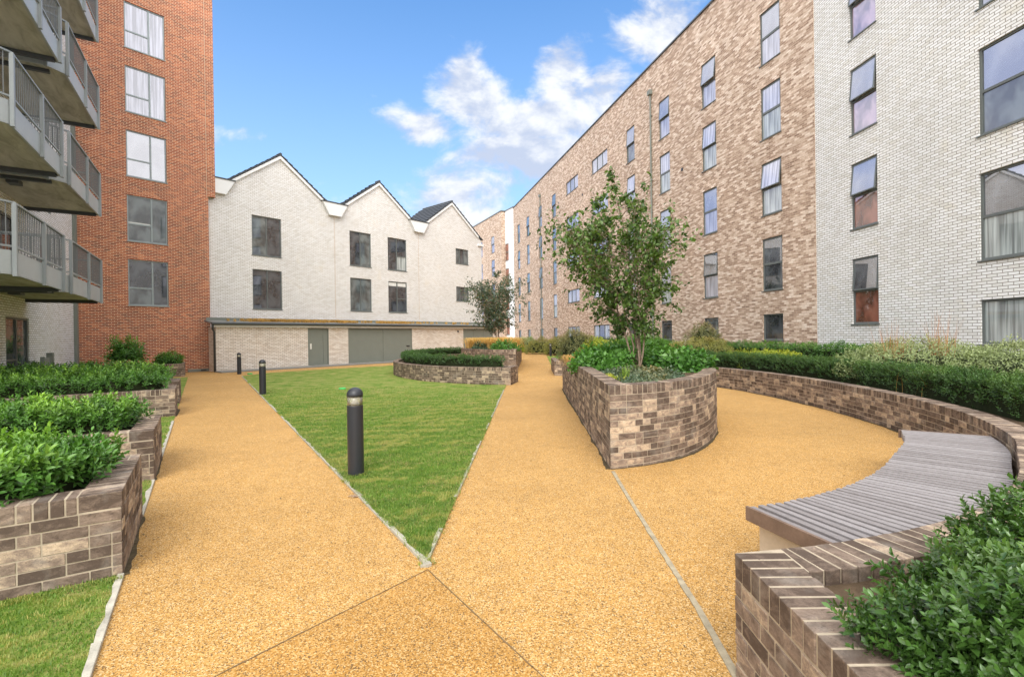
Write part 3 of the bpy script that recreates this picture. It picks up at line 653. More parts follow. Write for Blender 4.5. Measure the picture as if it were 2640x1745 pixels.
def window(parent, kind, w_, h, fm='grey_frame', g1='glass_bright', g2='glass_mid', tilt=0.0, sill=True):
    """frame mesh at the opening's lower left; panes, sashes and sill are its sub-parts"""
    f = MB(); y0, y1 = .045, .105; t_ = .055; panes = []; tr = h * .50
    frame_rect(f, 0, w_, 0, h, y0, y1, t_)
    if kind == 'tall':
        f.box(t_, w_ - t_, y0 + .002, y1, tr - .03, tr + .03)
        panes = [(t_, w_ - t_, t_, tr - .03, g2)]
    elif kind == 'bay':      # tall light beside a transomed light
        mx = w_ * .60; zt = h * .38
        f.box(mx - .035, mx + .035, y0 + .002, y1, t_, h - t_); f.box(t_, mx - .035, y0 + .004, y1, zt - .035, zt + .035)
        panes = [(t_, mx - .035, t_, zt - .035, g2), (t_, mx - .035, zt + .035, h - t_, g1), (mx + .035, w_ - t_, t_, h - t_, g1)]
    elif kind == 'bayr':
        mx = w_ * .48; zt = h * .45
        f.box(mx - .035, mx + .035, y0 + .002, y1, t_, h - t_); f.box(mx + .035, w_ - t_, y0 + .004, y1, zt - .03, zt + .03)
        panes = [(t_, mx - .035, t_, h - t_, g1), (mx + .035, w_ - t_, zt + .03, h - t_, g1), (mx + .035, w_ - t_, t_, zt - .03, g2)]
    elif kind == 'pair':
        mx = w_ * .5; f.box(mx - .03, mx + .03, y0 + .002, y1, t_, h - t_)
        panes = [(t_, mx - .03, t_, h - t_, g1), (mx + .03, w_ - t_, t_, h - t_, g2)]
    elif kind == 'triple':
        for k in (1, 2): f.box(w_ * k / 3 - .03, w_ * k / 3 + .03, y0 + .002, y1, t_, h - t_)
        for k in range(3): panes.append((w_ * k / 3 + (.055 if k == 0 else .03), w_ * (k + 1) / 3 - (.055 if k == 2 else .03), t_, h - t_, g1 if k % 2 == 0 else g2))
    elif kind == 'big':
        f.box(t_, w_ - t_, y0 + .002, y1, tr - .035, tr + .035); panes = [(t_, w_ - t_, t_, tr - .035, g2), (t_, w_ - t_, tr + .035, h - t_, g1)]
    elif kind == 'single': panes = [(t_, w_ - t_, t_, h - t_, g2)]
    o = f.build('window', fm, parent, bevel=.004)
    for (a, b, c, d, gm) in panes: pane_mesh(a, b, c, d, .075).build('pane', gm, o)
    if kind == 'tall':
        x0, x1, za, zb = t_ - .02, w_ - t_ + .02, tr + .02, h - t_ + .015
        s_ = MB(); frame_rect(s_, 0, x1 - x0, za - zb, 0, 0, .03, .042)
        sh = s_.build('sash', fm, o, loc=(x0, .035 if tilt else .045, zb), rot=(-R_(tilt), 0, 0), bevel=.003)
        pane_mesh(.04, x1 - x0 - .04, za - zb + .04, -.04, .008).build('pane', g1, o, loc=(x0, .035 if tilt else .045, zb), rot=(-R_(tilt), 0, 0))
    if sill: MB().box(-.03, w_ + .03, -.035, y0 - .002, -.035, -.002).build('sill', fm, o)
    return o
def put(proto, s, z, parent):
    c = copy_tree(proto, parent, loc=(s, 0, z)); return c
def drop(o):
    for ch in list(o.children): drop(ch)
    bpy.data.objects.remove(o)
def ang(d): return math.atan2(d[1], d[0])
H5 = [2.3, 5.28, 8.25, 11.25, 14.2]

# ---- red brick block
GD = np.array([.855, 1.0]) / math.hypot(.855, 1)
red = empty('brick_apartment_block', (-19.03, 21.08, 0), ang(GD), label='tall orange red brick block with one column of pale framed windows', cat='apartment building')
rops = [(1.87, 3.45, t_ - 2.15, t_) for t_ in (5.42, 8.42, 11.44, 14.44, 17.42)]
wall('wall', None, 0, 5.24, 0, 9.02, [o for o in rops if o[3] < 9], 'red_brick', red, back=9)
wall('wall', None, 0, 5.57, 9.02, 22.5, [o for o in rops if o[3] > 9], 'red_brick', red, back=9)
for i, o in enumerate(rops):
    wn = window(red, 'bay', 1.58, 2.15, 'pale_frame', ['glass_dark', 'glass_mid', 'glass_bright', 'glass_brightcurtain', 'glass_brightcurtain'][i], ['glass_mid', 'glass_mid', 'glass_bright', 'glass_brightcurtain', 'glass_brightcurtain'][i]); wn.location = (o[0], 0, o[2])
    if i == 1:
        MB().box(.06, .90, .066, .070, .78, .90).build('blind', 'cloth', wn)
MB().box(5.16, 5.185, -.004, .02, 9.02, 22.4).build('movement_joint', 'joint', red)
MB().box(4.2, 5.26, -.10, -.003, 0, .14).build('plinth', 'green_grey', red)
vb = MB(); vb.box(4.75, 5.0, -.115, -.101, .04, .1); vb.build('vent_grille', 'charcoal', red)

# ---- white gabled terrace
WP = (-37.4 + .855 * 25, 25.0)
ter = empty('gabled_house_terrace', (WP[0], WP[1], 0), ang(GD), label='white brick terrace with three steep gables and dark tiled roofs', cat='houses')
wops = [(2.52, 4.14, 6.32, 8.55), (2.52, 4.14, 3.31, 5.53), (8.53, 10.13, 6.36, 8.61), (8.53, 10.13, 3.39, 5.55), (11.47, 13.07, 6.36, 8.62), (11.47, 13.07, 3.39, 5.55), (17.9, 19.3, 7.47, 8.68), (17.9, 19.3, 4.48, 5.63)]
wall('wall', None, 0, 20.86, 0, 9.36, [(a, b, c, d) for a, b, c, d in wops], 'white_brick', ter, back=11)
PK, PZ, HALF, EZ = [4.12, 10.8, 17.48], 12.2, 3.34, 9.66
slope = (PZ - EZ) / HALF
gm = MB()
for p, RD in zip(PK, (1.0, 0.6, 3.6)):
    gm.add([(p - HALF, 0, 9.36), (p + HALF, 0, 9.36), (p + HALF, 0, EZ), (p, 0, PZ), (p - HALF, 0, EZ),
            (p - HALF, RD, 9.36), (p + HALF, RD, 9.36), (p + HALF, RD, EZ), (p, RD, PZ), (p - HALF, RD, EZ)],
           [(0, 1, 2, 3, 4), (9, 8, 7, 6, 5), (1, 6, 7, 2), (0, 4, 9, 5)])
gm.build('gable', 'white_brick', ter)
for p, RD in zip(PK, (1.0, 0.6, 3.6)):
    rf = MB(); nrow = 11; sl = math.hypot(HALF, PZ - EZ); cs, sn = HALF / sl, (PZ - EZ) / sl
    for sgn in (-1, 1):
        for k in range(nrow):
            a, b = sl * k / nrow, sl * (k + 1) / nrow + .05
            lift0, lift1 = .07, .13
            def pt(q, l, y): return (p + sgn * (q * cs + l * sn), y, PZ + .02 - q * sn + l * cs)
            V = [pt(a, lift0 - .07, -.13), pt(b, lift1 - .07, -.13), pt(b, lift1, -.13), pt(a, lift0, -.13), pt(a, lift0 - .07, RD), pt(b, lift1 - .07, RD), pt(b, lift1, RD), pt(a, lift0, RD)]
            rf.add(V, [(0, 1, 2, 3), (7, 6, 5, 4), (0, 4, 5, 1), (1, 5, 6, 2), (2, 6, 7, 3), (3, 7, 4, 0)])
    for k in range(int((RD + .14) / .45)):
        y = -.14 + k * .45; rf.tube([(p, y, PZ + .10), (p, y + .44, PZ + .115)], .085, 8)
    roof = rf.build('roof', 'roof_tile', ter)
    bb = MB()
    for sgn in (-1, 1):
        e = (sl + .0) ; a0 = Vector((p, -.07, PZ - .055)); b0 = Vector((p + sgn * (HALF - .40), -.07, PZ - .055 - (HALF - .40) * slope))
        V = [(a0.x, -.11, a0.z - .11), (b0.x, -.11, b0.z - .11), (b0.x, -.11, b0.z + .07), (a0.x, -.11, a0.z + .07), (a0.x, -.002, a0.z - .11), (b0.x, -.002, b0.z - .11), (b0.x, -.002, b0.z + .07), (a0.x, -.002, a0.z + .07)]
        bb.add(V, [(0, 1, 2, 3), (7, 6, 5, 4), (0, 4, 5, 1), (1, 5, 6, 2), (2, 6, 7, 3), (3, 7, 4, 0)])
    bb.build('bargeboard', 'white_render', ter)
for v in (.78, 7.46, 14.14):
    q = [(v - .84, 10.1), (v + .84, 10.1), (v + .40, 9.33), (v - .40, 9.33)]
    if v < 1: q = [(.45, 10.1), (v + .84, 10.1), (v + .40, 9.33), (.45, 9.33)]
    V = [(a, -.22, b) for a, b in q] + [(a, .15, b) for a, b in q]
    bx = MB(); bx.add(V, [(0, 1, 2, 3), (7, 6, 5, 4), (0, 4, 5, 1), (1, 5, 6, 2), (2, 6, 7, 3), (3, 7, 4, 0)]); bx.build('gutter_box', 'white_render', ter)
    MB().box(q[0][0] - .03, v + .88, -.25, .3, 10.103, 10.17).build('gutter_flashing', 'dark_gutter', ter)
MB().box(20.4, 21.0, -.14, .2, 9.18, 9.34).build('gutter_box', 'white_render', ter)
for i, o in enumerate(wops):
    kd = ['pair', 'pair', 'pair', 'pair', 'bayr', 'bayr', 'triple', 'triple'][i]
    wn = window(ter, kd, o[1] - o[0], o[3] - o[2], 'grey_frame', ['glass_mid', 'glass_dark', 'glass_dark', 'glass_mid', 'glass_dark', 'glass_dark', 'glass_mid', 'glass_mid'][i], ['glass_dark', 'glass_dark', 'glass_mid', 'glass_mid', 'glass_curtain', 'glass_dark', 'glass_dark', 'glass_dark'][i])
    wn.location = (o[0], 0, o[2])
    if i == 5: MB().box(.06, .72, .066, .071, 1.85, 2.1).build('blind', 'cloth', wn); MB().box(.82, 1.53, .066, .071, 1.85, 2.1).build('blind', 'cloth', wn)
for s_ in (7.48, 14.16): MB().box(s_ - .012, s_ + .012, -.004, .02, 2.9, 9.25).build('movement_joint', 'joint', ter)

# ---- lean-to store in front of the terrace
sto = empty('brick_store', (-14.7, 24.0, 0), ang(GD), label='long low cream brick lean-to store with grey door and garage doors', cat='outbuilding')
sops = [(4.71, 5.98, .06, 2.21), (7.25, 12.08, .06, 2.22), (16.92, 20.2, .06, 2.22)]
wall('wall', None, 0, 21.0, 0, 2.24, sops, 'cream_brick', sto, back=1.02, reveal=.09)
MB().box(-.12, 21.15, -.16, .0, 2.245, 2.38).build('fascia', 'white_render', sto)
mb = MB(); V = [(-.2, -.2, 2.40), (21.2, -.2, 2.40), (21.2, 1.03, 2.55), (-.2, 1.03, 2.55), (-.2, -.2, 2.47), (21.2, -.2, 2.47), (21.2, 1.03, 2.62), (-.2, 1.03, 2.62)]
mb.add(V, [(3, 2, 1, 0), (4, 5, 6, 7), (0, 1, 5, 4), (1, 2, 6, 5), (2, 3, 7, 6), (3, 0, 4, 7)]); mb.build('roof', 'grey_paving', sto)
MB().tube([(-.25, -.24, 2.41), (21.25, -.24, 2.41)], .075, 10).build('gutter', 'dark_gutter', sto)
MB().box(-.1, 21, .97, 1.02, 2.60, 2.76).build('flashing', 'green_grey', sto)
MB().tube([(-.18, -.20, 2.4), (-.16, -.1, 2.15), (-.08, -.05, 2.0), (-.08, -.05, .02)], .05, 10).build('downpipe', 'dark_gutter', sto, smooth=True)
d = MB(); frame_rect(d, 4.72, 5.97, .07, 2.2, -.01, .08, .06); d.box(4.79, 5.62, .01, .06, .09, 2.13); d.box(5.63, 5.69, -.005, .08, .08, 2.14); d.box(5.70, 5.90, .02, .06, .09, 2.13)
dd = d.build('door', 'green_grey', sto, bevel=.004); MB().box(4.83, 4.91, -.03, .01, 1.0, 1.32).build('handle', 'white_plastic', dd)
g_ = MB(); frame_rect(g_, 7.27, 12.06, .07, 2.21, .0, .08, .05); g_.box(7.33, 9.74, .02, .06, .08, 2.15); g_.box(9.755, 12.0, .02, .06, .08, 2.15)
gd = g_.build('garage_door', 'green_grey', sto, bevel=.004); MB().box(11.6, 11.85, -.02, .018, 1.0, 1.06).build('handle', 'charcoal', gd)
g_ = MB(); frame_rect(g_, 16.93, 20.19, .07, 2.21, .0, .08, .05); 
for a in (16.99, 18.06, 19.13): g_.box(a, a + 1.05, .02, .06, .08, 2.15)
g_.build('garage_door', 'green_grey', sto, bevel=.004)
MB().box(-.1, 21, -1.0, -.003, 0, .05).build('apron', 'grey_paving', sto)
MB().box(1.9, 1.912, -.003, .01, .02, 2.2).build('movement_joint', 'joint', sto)
MB().box(16.3, 16.4, -.06, -.002, 1.95, 2.08).build('wall_lamp', 'charcoal', sto)
g = np.random.default_rng(21)
ca, sa = GD
def lean(s_, y, z): return (-14.7 + ca * s_ - sa * y, 24.0 + sa * s_ + ca * y, z)
cen = [lean(a, b, 2.47 + (b + .2) * .12) for a, b in zip(g.choice([2.4, 3.6, 4.8, 6, 7.2, 10.3, 11.6], 260) + g.normal(size=260) * .45, g.uniform(.25, .9, 260))] + [lean(a, b, 2.47 + (b + .2) * .12) for a, b in zip(g.uniform(.5, 18, 60), g.uniform(.3, .9, 60))]
tag(tuft('roof_sedum', cen, 9000, .26, .16, 'dry_grass', g, wid=.016), 'dry orange grass growing along the low store roof', 'dry grass', kind='stuff')

# ---- far pale strip and far brown block
fp = empty('rendered_stair_tower', (-1.10, 59.7, 0), ang((1.46, -2.85)), label='narrow far white stair tower between two brown brick blocks', cat='stair tower')
fops = [(.75, 1.85, t_ - 2.05, t_) for t_ in (3.85, 6.83, 9.8, 12.8)]
wall('wall', None, 0, 3.2, 0, 16.75, fops, 'white_render', fp)
for o in fops:
    wn = window(fp, 'tall', 1.1, 2.05, 'grey_frame', 'glass_red', 'glass_red'); wn.location = (o[0], 0, o[2])
fb = empty('brown_brick_block', (-8.03, 73.0, 0), ang((.433, -.901)), label='farthest brown brick block seen beyond the last gable', cat='apartment building')
bops = [(s_, s_ + 1.0, t_ - (2.05 if t_ > 3 else 1.02), t_) for s_ in (8.9, 12.85) for t_ in H5]
wall('wall', None, 0, 15.95, 0, 16.75, bops, 'brown_brick', fb, back=6)
proto = window(fb, 'tall', 1.0, 2.05, 'grey_frame', 'glass_bright', 'glass_brightcurtain', 4); pg = window(fb, 'single', 1.0, 1.02)
for o in bops: put(proto if o[3] > 3 else pg, o[0], o[2], fb)
drop(proto); drop(pg)
MB().box(-.1, 16.05, -.06, 6.1, 16.753, 16.85).build('parapet_cap', 'grey_frame', fb)
MB().box(-.1, 3.3, -.06, 6.1, 16.753, 16.85).build('parapet_cap', 'grey_frame', fp)

# ---- long brown brick block on the right
BD = np.array([.258, -1.0]) / math.hypot(.258, 1); BP = (.357, 56.85)
bro = empty('brown_brick_apartment_block', (BP[0], BP[1], 0), ang(BD), label='long mottled brown brick block with five storeys of narrow windows', cat='apartment building')
cols = [(1.7, 1.02, 'n'), (5.4, 1.02, 'n'), (9.65, 1.02, 'n'), (13.65, 1.02, 'n'), (17.2, 2.6, 'w'), (22.38, 2.6, 'w'), (27.65, 1.02, 'n'), (31.35, 1.02, 'n'), (35.05, 1.02, 'n'), (38.75, 1.02, 'n')]
bops = []
for (s_, ww, k) in cols:
    for r_, t_ in enumerate(H5):
        h = 1.02 if (r_ == 0 or k == 'w') else 2.05
        bops.append((s_, s_ + ww, t_ - h, t_, k, r_))
wall('wall', None, 0, 41.25, 0, 16.62, [o[:4] for o in bops], 'brown_brick', bro)
protos = {}
for i, tl in enumerate((0, 4, 7)):
    for j, (a, b) in enumerate((('glass_bright', 'glass_mid'), ('glass_brightcurtain', 'glass_curtain'), ('glass_bright', 'glass_brightcurtain'), ('glass_bright', 'glass_dark'))):
        protos[('n', i, j)] = window(bro, 'tall', 1.02, 2.05, 'grey_frame', a, b, tl)
protos['g'] = window(bro, 'single', 1.02, 1.02, g2='glass_mid'); protos['g2'] = window(bro, 'single', 1.02, 1.02, g2='glass_dark')
protos['w0'] = window(bro, 'triple', 2.6, 1.02, g1='glass_brightcurtain', g2='glass_bright'); protos['w1'] = window(bro, 'triple', 2.6, 1.02, g1='glass_curtain', g2='glass_dark')
rr = random.Random(5)
for o in bops:
    if o[4] == 'w': p_ = protos['w1'] if o[5] == 0 else protos['w0']
    elif o[5] == 0: p_ = protos[rr.choice(('g', 'g2'))]
    else: p_ = protos[('n', rr.choice((0, 1, 1, 2) if o[5] > 1 else (0, 0, 1)), rr.randrange(4) if o[5] < 3 else rr.choice((0, 1, 2)))]
    put(p_, o[0], o[2], bro)
for p_ in protos.values(): drop(p_)
MB().box(-.05, 41.3, -.07, 8.1, 16.623, 16.70).build('parapet_cap', 'dark_gutter', bro)
for s_ in (10.35, 30.6):
    q = MB(); q.tube([(s_, -.06, 15.0), (s_, -.06, .5)], .045, 10); q.box(s_ - .14, s_ + .14, -.18, -.003, 15.0, 15.25)
    for zz in np.arange(1.2, 15, 1.8): q.box(s_ - .08, s_ + .08, -.075, -.004, zz, zz + .05)
    q.build('downpipe', 'green_grey', bro)
for (s_, zz) in ((15.4, 13.0), (15.4, 10.0), (20.6, 12.2), (20.6, 9.1), (25.6, 6.4), (33.4, 9.8)):
    MB().box(s_, s_ + .14, -.03, -.003, zz, zz + .14).build('vent', 'charcoal', bro)

# ---- pale brick block, nearest on the right
pal = empty('pale_brick_apartment_block', (10.637, 17.41, 0), ang((.0875, -1)), label='white painted brick block beside the right hand hedge', cat='apartment building')
pops = [(2.06, 3.06, t_ - 2.05, t_, 's') for t_ in (3.85, 6.83, 9.8, 12.8)] + [(5.92, 8.3, t_ - (2.05 if t_ > 3 else 1.05), t_, 'b') for t_ in (2.27, 5.25, 8.2, 11.2, 14.2)] + [(12.0, 13.0, t_ - 2.05, t_, 's') for t_ in (3.85, 6.83, 9.8)]
wall('wall', None, 0, 27, 0, 16.62, [o[:4] for o in pops], 'pale_brick', pal)
for i, o in enumerate(pops):
    if o[4] == 's': wn = window(pal, 'tall', 1.0, 2.05, 'grey_frame', 'glass_bright', 'glass_red' if o[3] < 7 else 'glass_pink', 6 if o[3] > 4 else 3)
    elif o[3] < 3: wn = window(pal, 'single', 2.38, 1.05, g2='glass_curtain')
    else: wn = window(pal, 'big', 2.38, 2.05, g1='glass_bright', g2=['glass_mid', 'glass_bright', 'glass_curtain'][i % 3])
    wn.location = (o[0], 0, o[2])
MB().box(-.05, 27, -.07, 8, 16.623, 16.7).build('parapet_cap', 'dark_gutter', pal)

# ---- left block with balconies
LD = np.array([-.515, .857]); LP = (-8.75, 4.0)
lef = empty('balcony_apartment_block', (LP[0], LP[1], 0), ang(LD), label='white brick block with stacked grey metal balconies on the left edge', cat='apartment building')
lops = [(11.95, 13.95, 0.02, 2.37)]
for k in range(1, 6):
    z = 3.0 * k + .28; lops += [(6.1, 8.3, z, z + 2.15), (10.7, 12.9, z, z + 2.15), (15.2, 16.6, z + .1, z + 2.15)] if k < 6 else []
wall('wall', None, 0, 19.85, 0, 22.5, lops, 'pale_brick', lef)
for i, (a, b, c, d) in enumerate(lops):
    f = MB(); W_ = b - a; frame_rect(f, 0, W_, 0, d - c, .03, .1, .07); f.box(W_ * .5 - .04, W_ * .5 + .04, .032, .1, .07, d - c - .07)
    if i == 0: f.box(.07, W_ / 2 - .04, .034, .1, 1.0, 1.06)
    fo = f.build('door' if (b - a) > 1.5 else 'window', 'grey_frame', lef, bevel=.004); fo.location = (a, 0, c)
    for x0, x1 in ((.07, W_ * .5 - .04), (W_ * .5 + .04, W_ - .07)): pane_mesh(x0, x1, .07, d - c - .07, .07).build('pane', 'glass_dark' if i % 3 else 'glass_mid', fo)
MB().box(19.6, 19.85, -.12, -.003, 0, 21).build('downpipe', 'green_grey', lef)
N_ = 1.82
def balcony(s0, s1, z):
    ch = .28
    poly = [(s0 + ch, -N_), (s1, -N_), (s1, -.002), (s0, -.002), (s0, -N_ + ch)]
    root = MB().hexa([(p[0], p[1]) for p in poly], z, z + .27).build('balcony', 'soffit', lef)
    fm = MB(); edge = [(s0, -.01), (s0, -N_ + ch), (s0 + ch, -N_), (s1, -N_), (s1, -.01)]
    def off(pts, o):
        r = []
        for i, p in enumerate(pts):
            r.append((p[0] + (-o if p[0] < s0 + .01 else (o if p[0] > s1 - .01 else 0)), p[1] + (-o if p[1] < -N_ + .01 else 0)))
        return r
    e1 = off(edge, .012); e2 = off(edge, .06)
    for i in range(4):
        a, b, c, d = e1[i], e1[i + 1], e2[i + 1], e2[i]
        fm.hexa([d, c, b, a] if False else [a, d, c, b][::-1], z - .03, z + .42)
        fm.hexa([(a[0], a[1]), (b[0], b[1]), (c[0], c[1]), (d[0], d[1])], z - .06, z - .033)
    fm.build('fascia', 'steel_fascia', root)
    hr = MB(); e3 = off(edge, .075)
    for i in range(4): hr.beam((*e3[i], z + 1.38), (*e3[i + 1], z + 1.38), .065, .035); hr.beam((*e3[i], z + .50), (*e3[i + 1], z + .50), .03, .04)
    hr.build('handrail', 'galv_steel', root)
    bl = MB()
    for i in range(4):
        a, b = np.array(e3[i]), np.array(e3[i + 1]); L = np.hypot(*(b - a)); n = int(L / .115)
        for k in range(1, n):
            p = a + (b - a) * k / n; bl.box(p[0] - .005, p[0] + .005, p[1] - .008, p[1] + .008, z + .5, z + 1.37) if i in (1, 2) else bl.box(p[0] - .008, p[0] + .008, p[1] - .005, p[1] + .005, z + .5, z + 1.37)
    bl.build('balusters', 'baluster_steel', root)
    mid = (s0 + ch + s1) / 2 + .1
    for (px, py) in ((s0 - .09, -.25), (s0 - .09, -N_ + ch), (s0 + ch, -N_ - .09), (mid, -N_ - .09), (s1 - .06, -N_ - .09), (s1 + .09, -.3)):
        MB().box(px - .04, px + .04, py - .035, py + .035, z - .10, z + 1.38).build('post', 'galv_steel', root, bevel=.003)
    MB().box(s1 - .12, s1 - .02, -N_ + .02, -.003, z - .11, z - .003).build('beam', 'dark_beam', root); MB().box(s0 + .3, s0 + .42, -N_ + .3, -.003, z - .09, z - .003).build('beam', 'dark_beam', root)
    return root
for k in range(1, 6):
    balcony(5.25, 9.1, 3.0 * k); balcony(9.5, 13.75, 3.0 * k)
    if k < 3:
        MB().lathe([(.06, 3.0 * k - .05), (.06, 3.0 * k - .002)], 12, (7.6, -1.0)).build('soffit_light', 'charcoal', lef)
        MB().box(10.1, 10.45, -.8, -.55, 3.0 * k - .12, 3.0 * k - .002).build('bracket', 'dark_beam', lef)
# grey cabinets by the entrance door
for i, (u0, lab) in enumerate(((11.2, 'grey metal entry screen on the near side of the entrance door'), (14.25, 'grey metal entry post with keypad on the far side of the entrance door'))):
    p = np.array(LP) + LD * u0 + np.array([.857, .515]) * (1.0 if i == 0 else .5)
    e_ = empty('entry_screen' if i == 0 else 'entry_post', (p[0], p[1], 0), ang(LD), label=lab, cat='screen' if i == 0 else 'entry post')
    q = MB()
    if i == 0: q.box(0, .55, 0, .06, 0.0, 1.12); q.box(-.05, .0, -.02, .08, 0, 1.16); q.box(.55, .60, -.02, .08, 0, 1.16)
    else: q.box(0, .22, 0, .16, 0, 1.22)
    q.build('panel' if i == 0 else 'housing', 'green_grey', e_, bevel=.006)
    if i: MB().box(.06, .16, -.012, -.001, .62, .9).build('keypad', 'charcoal', e_)

# ------------------------------------------------------------------ garden walls and planters
def rect_planter(u0, wd, dp, courses, label, v0=0.0, hz=None):
    a, b, c, d = uvp(u0, v0 + wd), uvp(u0, v0), uvp(u0 + dp, v0), uvp(u0 + dp, v0 + wd)
    runs = [Run([a, b]), Run([b, c]), Run([c, d]), Run([d, a])]
    return brick_thing('brick_planter', runs, 0, courses, label, 'planter', soil=[uvp(u0 + .12, v0 + wd - .12), uvp(u0 + .12, v0 + .12), uvp(u0 + dp - .12, v0 + .12), uvp(u0 + dp - .12, v0 + wd - .12)], group=None)
PL = [(0.0, 3.2, 1.28, 'nearest brick planter at the lower left corner of the lawn'), (2.62, 4.2, 1.28, 'second brick planter along the left path, with bright laurel'),
      (8.1, 4.6, 1.25, 'third brick planter along the left path, beyond a strip of lawn'), (10.5, 4.6, 1.2, 'fourth brick planter along the left path, mostly hidden')]
for (u0, wd, dp, lab) in PL: rect_planter(u0, wd, dp, 6, lab)
rect_planter(21.8, 3.6, 1.7, 6, 'brick planter against the foot of the red brick block', v0=.15)
rect_planter(17.2, 3.0, 1.0, 5, 'low brick planter in front of the white wall by the entrance', v0=3.4)
HL = [('near clump of glossy bright laurel in the nearest left planter', 0), ('second row of bright green laurel behind the near clump', 1), ('third laurel row, between the bright row and the far row', 2), ('far dark laurel row in the fourth left planter', 3)]
for (lab, i) in HL:
    u0, wd, dp, _ = PL[i]; near = i < 2
    hedge('laurel_hedge', [uvp(u0 + dp / 2, .13), uvp(u0 + dp / 2, wd - .1)], dp / 2 - .12, .50, [.83, .86, .89, .92][i], [430, 300, 130, 100][i], [.062, .062, .07, .08][i], 'leaf_laurel', lab, 40 + i, group=None, newtop=1.0, newbase=.08, lump=.06, lumpf=1.1, depth=.12, sprig=.05, ratio=.42, per=10, shoot=1.1, upb=.7, oval=(i == 0), endr=.45)
hedge('laurel_hedge', [uvp(17.7, 3.7), uvp(17.7, 6.2)], .35, .42, .88, 130, .08, 'leaf_box', 'dark low hedge of small bushes by the entrance wall', 50, newtop=.3, lump=.10, lumpf=1.6)
hedge('laurel_hedge', [uvp(14.5, .9), uvp(14.5, 4.4)], .5, .05, .93, 110, .085, 'leaf_laurel', 'farthest laurel row, just before the red block planter', 51, newtop=.55, lump=.06, lumpf=1.1)
q = uvp(22.7, 2.3); bush('shrub', (q[0], q[1], .85), (.65, .55, .80), 90, .16, 'leaf_lush', 'tall large leaved shrub in front of the red brick block', 52, newtop=.9, lump=.25, depth=.3, spread=1.1, core='twig_fill')
q = uvp(22.7, .75); bush('shrub', (q[0], q[1], .62), (.55, .45, .42), 130, .12, 'leaf_lush', 'small bright green bush at the end of the red block planter', 53, newtop=.7, lump=.1, core='twig_fill')

# big tree planter
bpts = spline([(1.12, 5.6), (1.35, 5.665), (1.6, 5.765), (1.9, 5.945), (2.25, 6.23), (2.62, 6.65), (3.0, 7.24), (3.35, 7.95), (3.64, 8.95), (3.72, 10.1), (3.5, 11.4), (2.95, 12.7), (2.25, 13.6), (1.47, 14.2)], .12)
bruns = [Run([(1.47, 14.2), (1.12, 5.6)]), Run(bpts)]
brick_thing('tree_planter', bruns, -.045, 12, 'tall wedge shaped brick planter with a rounded front holding the birch', 'planter', soil=inset(bruns), soil_drop=.06)
# second tree planter, farther left
p2 = spline([(.62, 32.0), (-.9, 30.3), (-2.0, 28.6), (-2.6, 26.4), (-2.55, 24.3), (-1.95, 22.6), (-.9, 21.1), (.15, 20.41)], .3)
pruns = [Run(p2), Run([(.15, 20.41), (.62, 32.0)])]
brick_thing('tree_planter', pruns, -.01, 12, 'farther tall brick planter with the smaller tree and pampas grass', 'planter', soil=inset(pruns), bevel=0, soil_drop=.06)
# crescent bed
cr = cres_pts[::-1]
ro = Run(cr); ci = [ro.at(a, -1.15) for a in np.linspace(ro.len, 0, 90)]
cruns = [ro, Run([tuple(cr[-1]), ci[0]]), Run(ci), Run([ci[-1], tuple(cr[0])])]
brick_thing('crescent_planter', cruns, 0, 6, 'low curved brick planter at the lawn edge with a clipped hedge', 'planter', soil=[ro.at(a, -.12) for a in np.linspace(.1, ro.len - .1, 60)] + [ro.at(a, -1.03) for a in np.linspace(ro.len - .1, .1, 60)], bevel=0)
hp = [ro.at(a, -.58) for a in np.linspace(.5, ro.len - .35, 90)]
hedge('box_hedge', hp, .24, .55, .92, 200, .060, 'leaf_box', 'clipped dark hedge curving round the low crescent planter', 60, newtop=.25, lump=.05, lumpf=2.2, depth=.07, sprig=.01)

# long curved retaining wall on the right
wpts = spline([(.995, 2.18), (1.51, 2.27), (2.25, 2.52), (2.9, 2.88), (3.45, 3.3), (4.02, 3.85), (4.72, 4.6), (5.45, 5.85), (5.92, 7.3), (6.17, 8.6), (6.32, 10.1), (6.33, 11.8), (6.05, 13.9), (5.3, 16.0), (4.1, 17.7), (2.9, 18.6), (1.66, 19.0)], .12)
rw = Run(wpts[::-1])
wruns = [Run([(1.8, 22.4), (1.66, 19.0)]), rw, Run([(.995, 2.18), (.985, 1.3), (.98, -1.2)])]
wruns[0] = Run([(1.66, 19.0), (1.8, 22.4)][::-1])
retwall = brick_thing('curved_retaining_wall', wruns, 0, 6, 'long low curved brick wall holding back the right hand bed', 'retaining wall')
# bed soil behind it
bedp = [(1.8, 22.3)] + [rw.at(a, -.12) for a in np.linspace(0, rw.len, 120)] + [(1.1, 1.2), (1.1, -1.2), (12.2, -1.2), (11.15, 12), (10.6, 17.2), (3.5, 45), (3.4, 40), (3.4, 22.4)]
sheet('soil_bed', bedp, .50, 'soil')

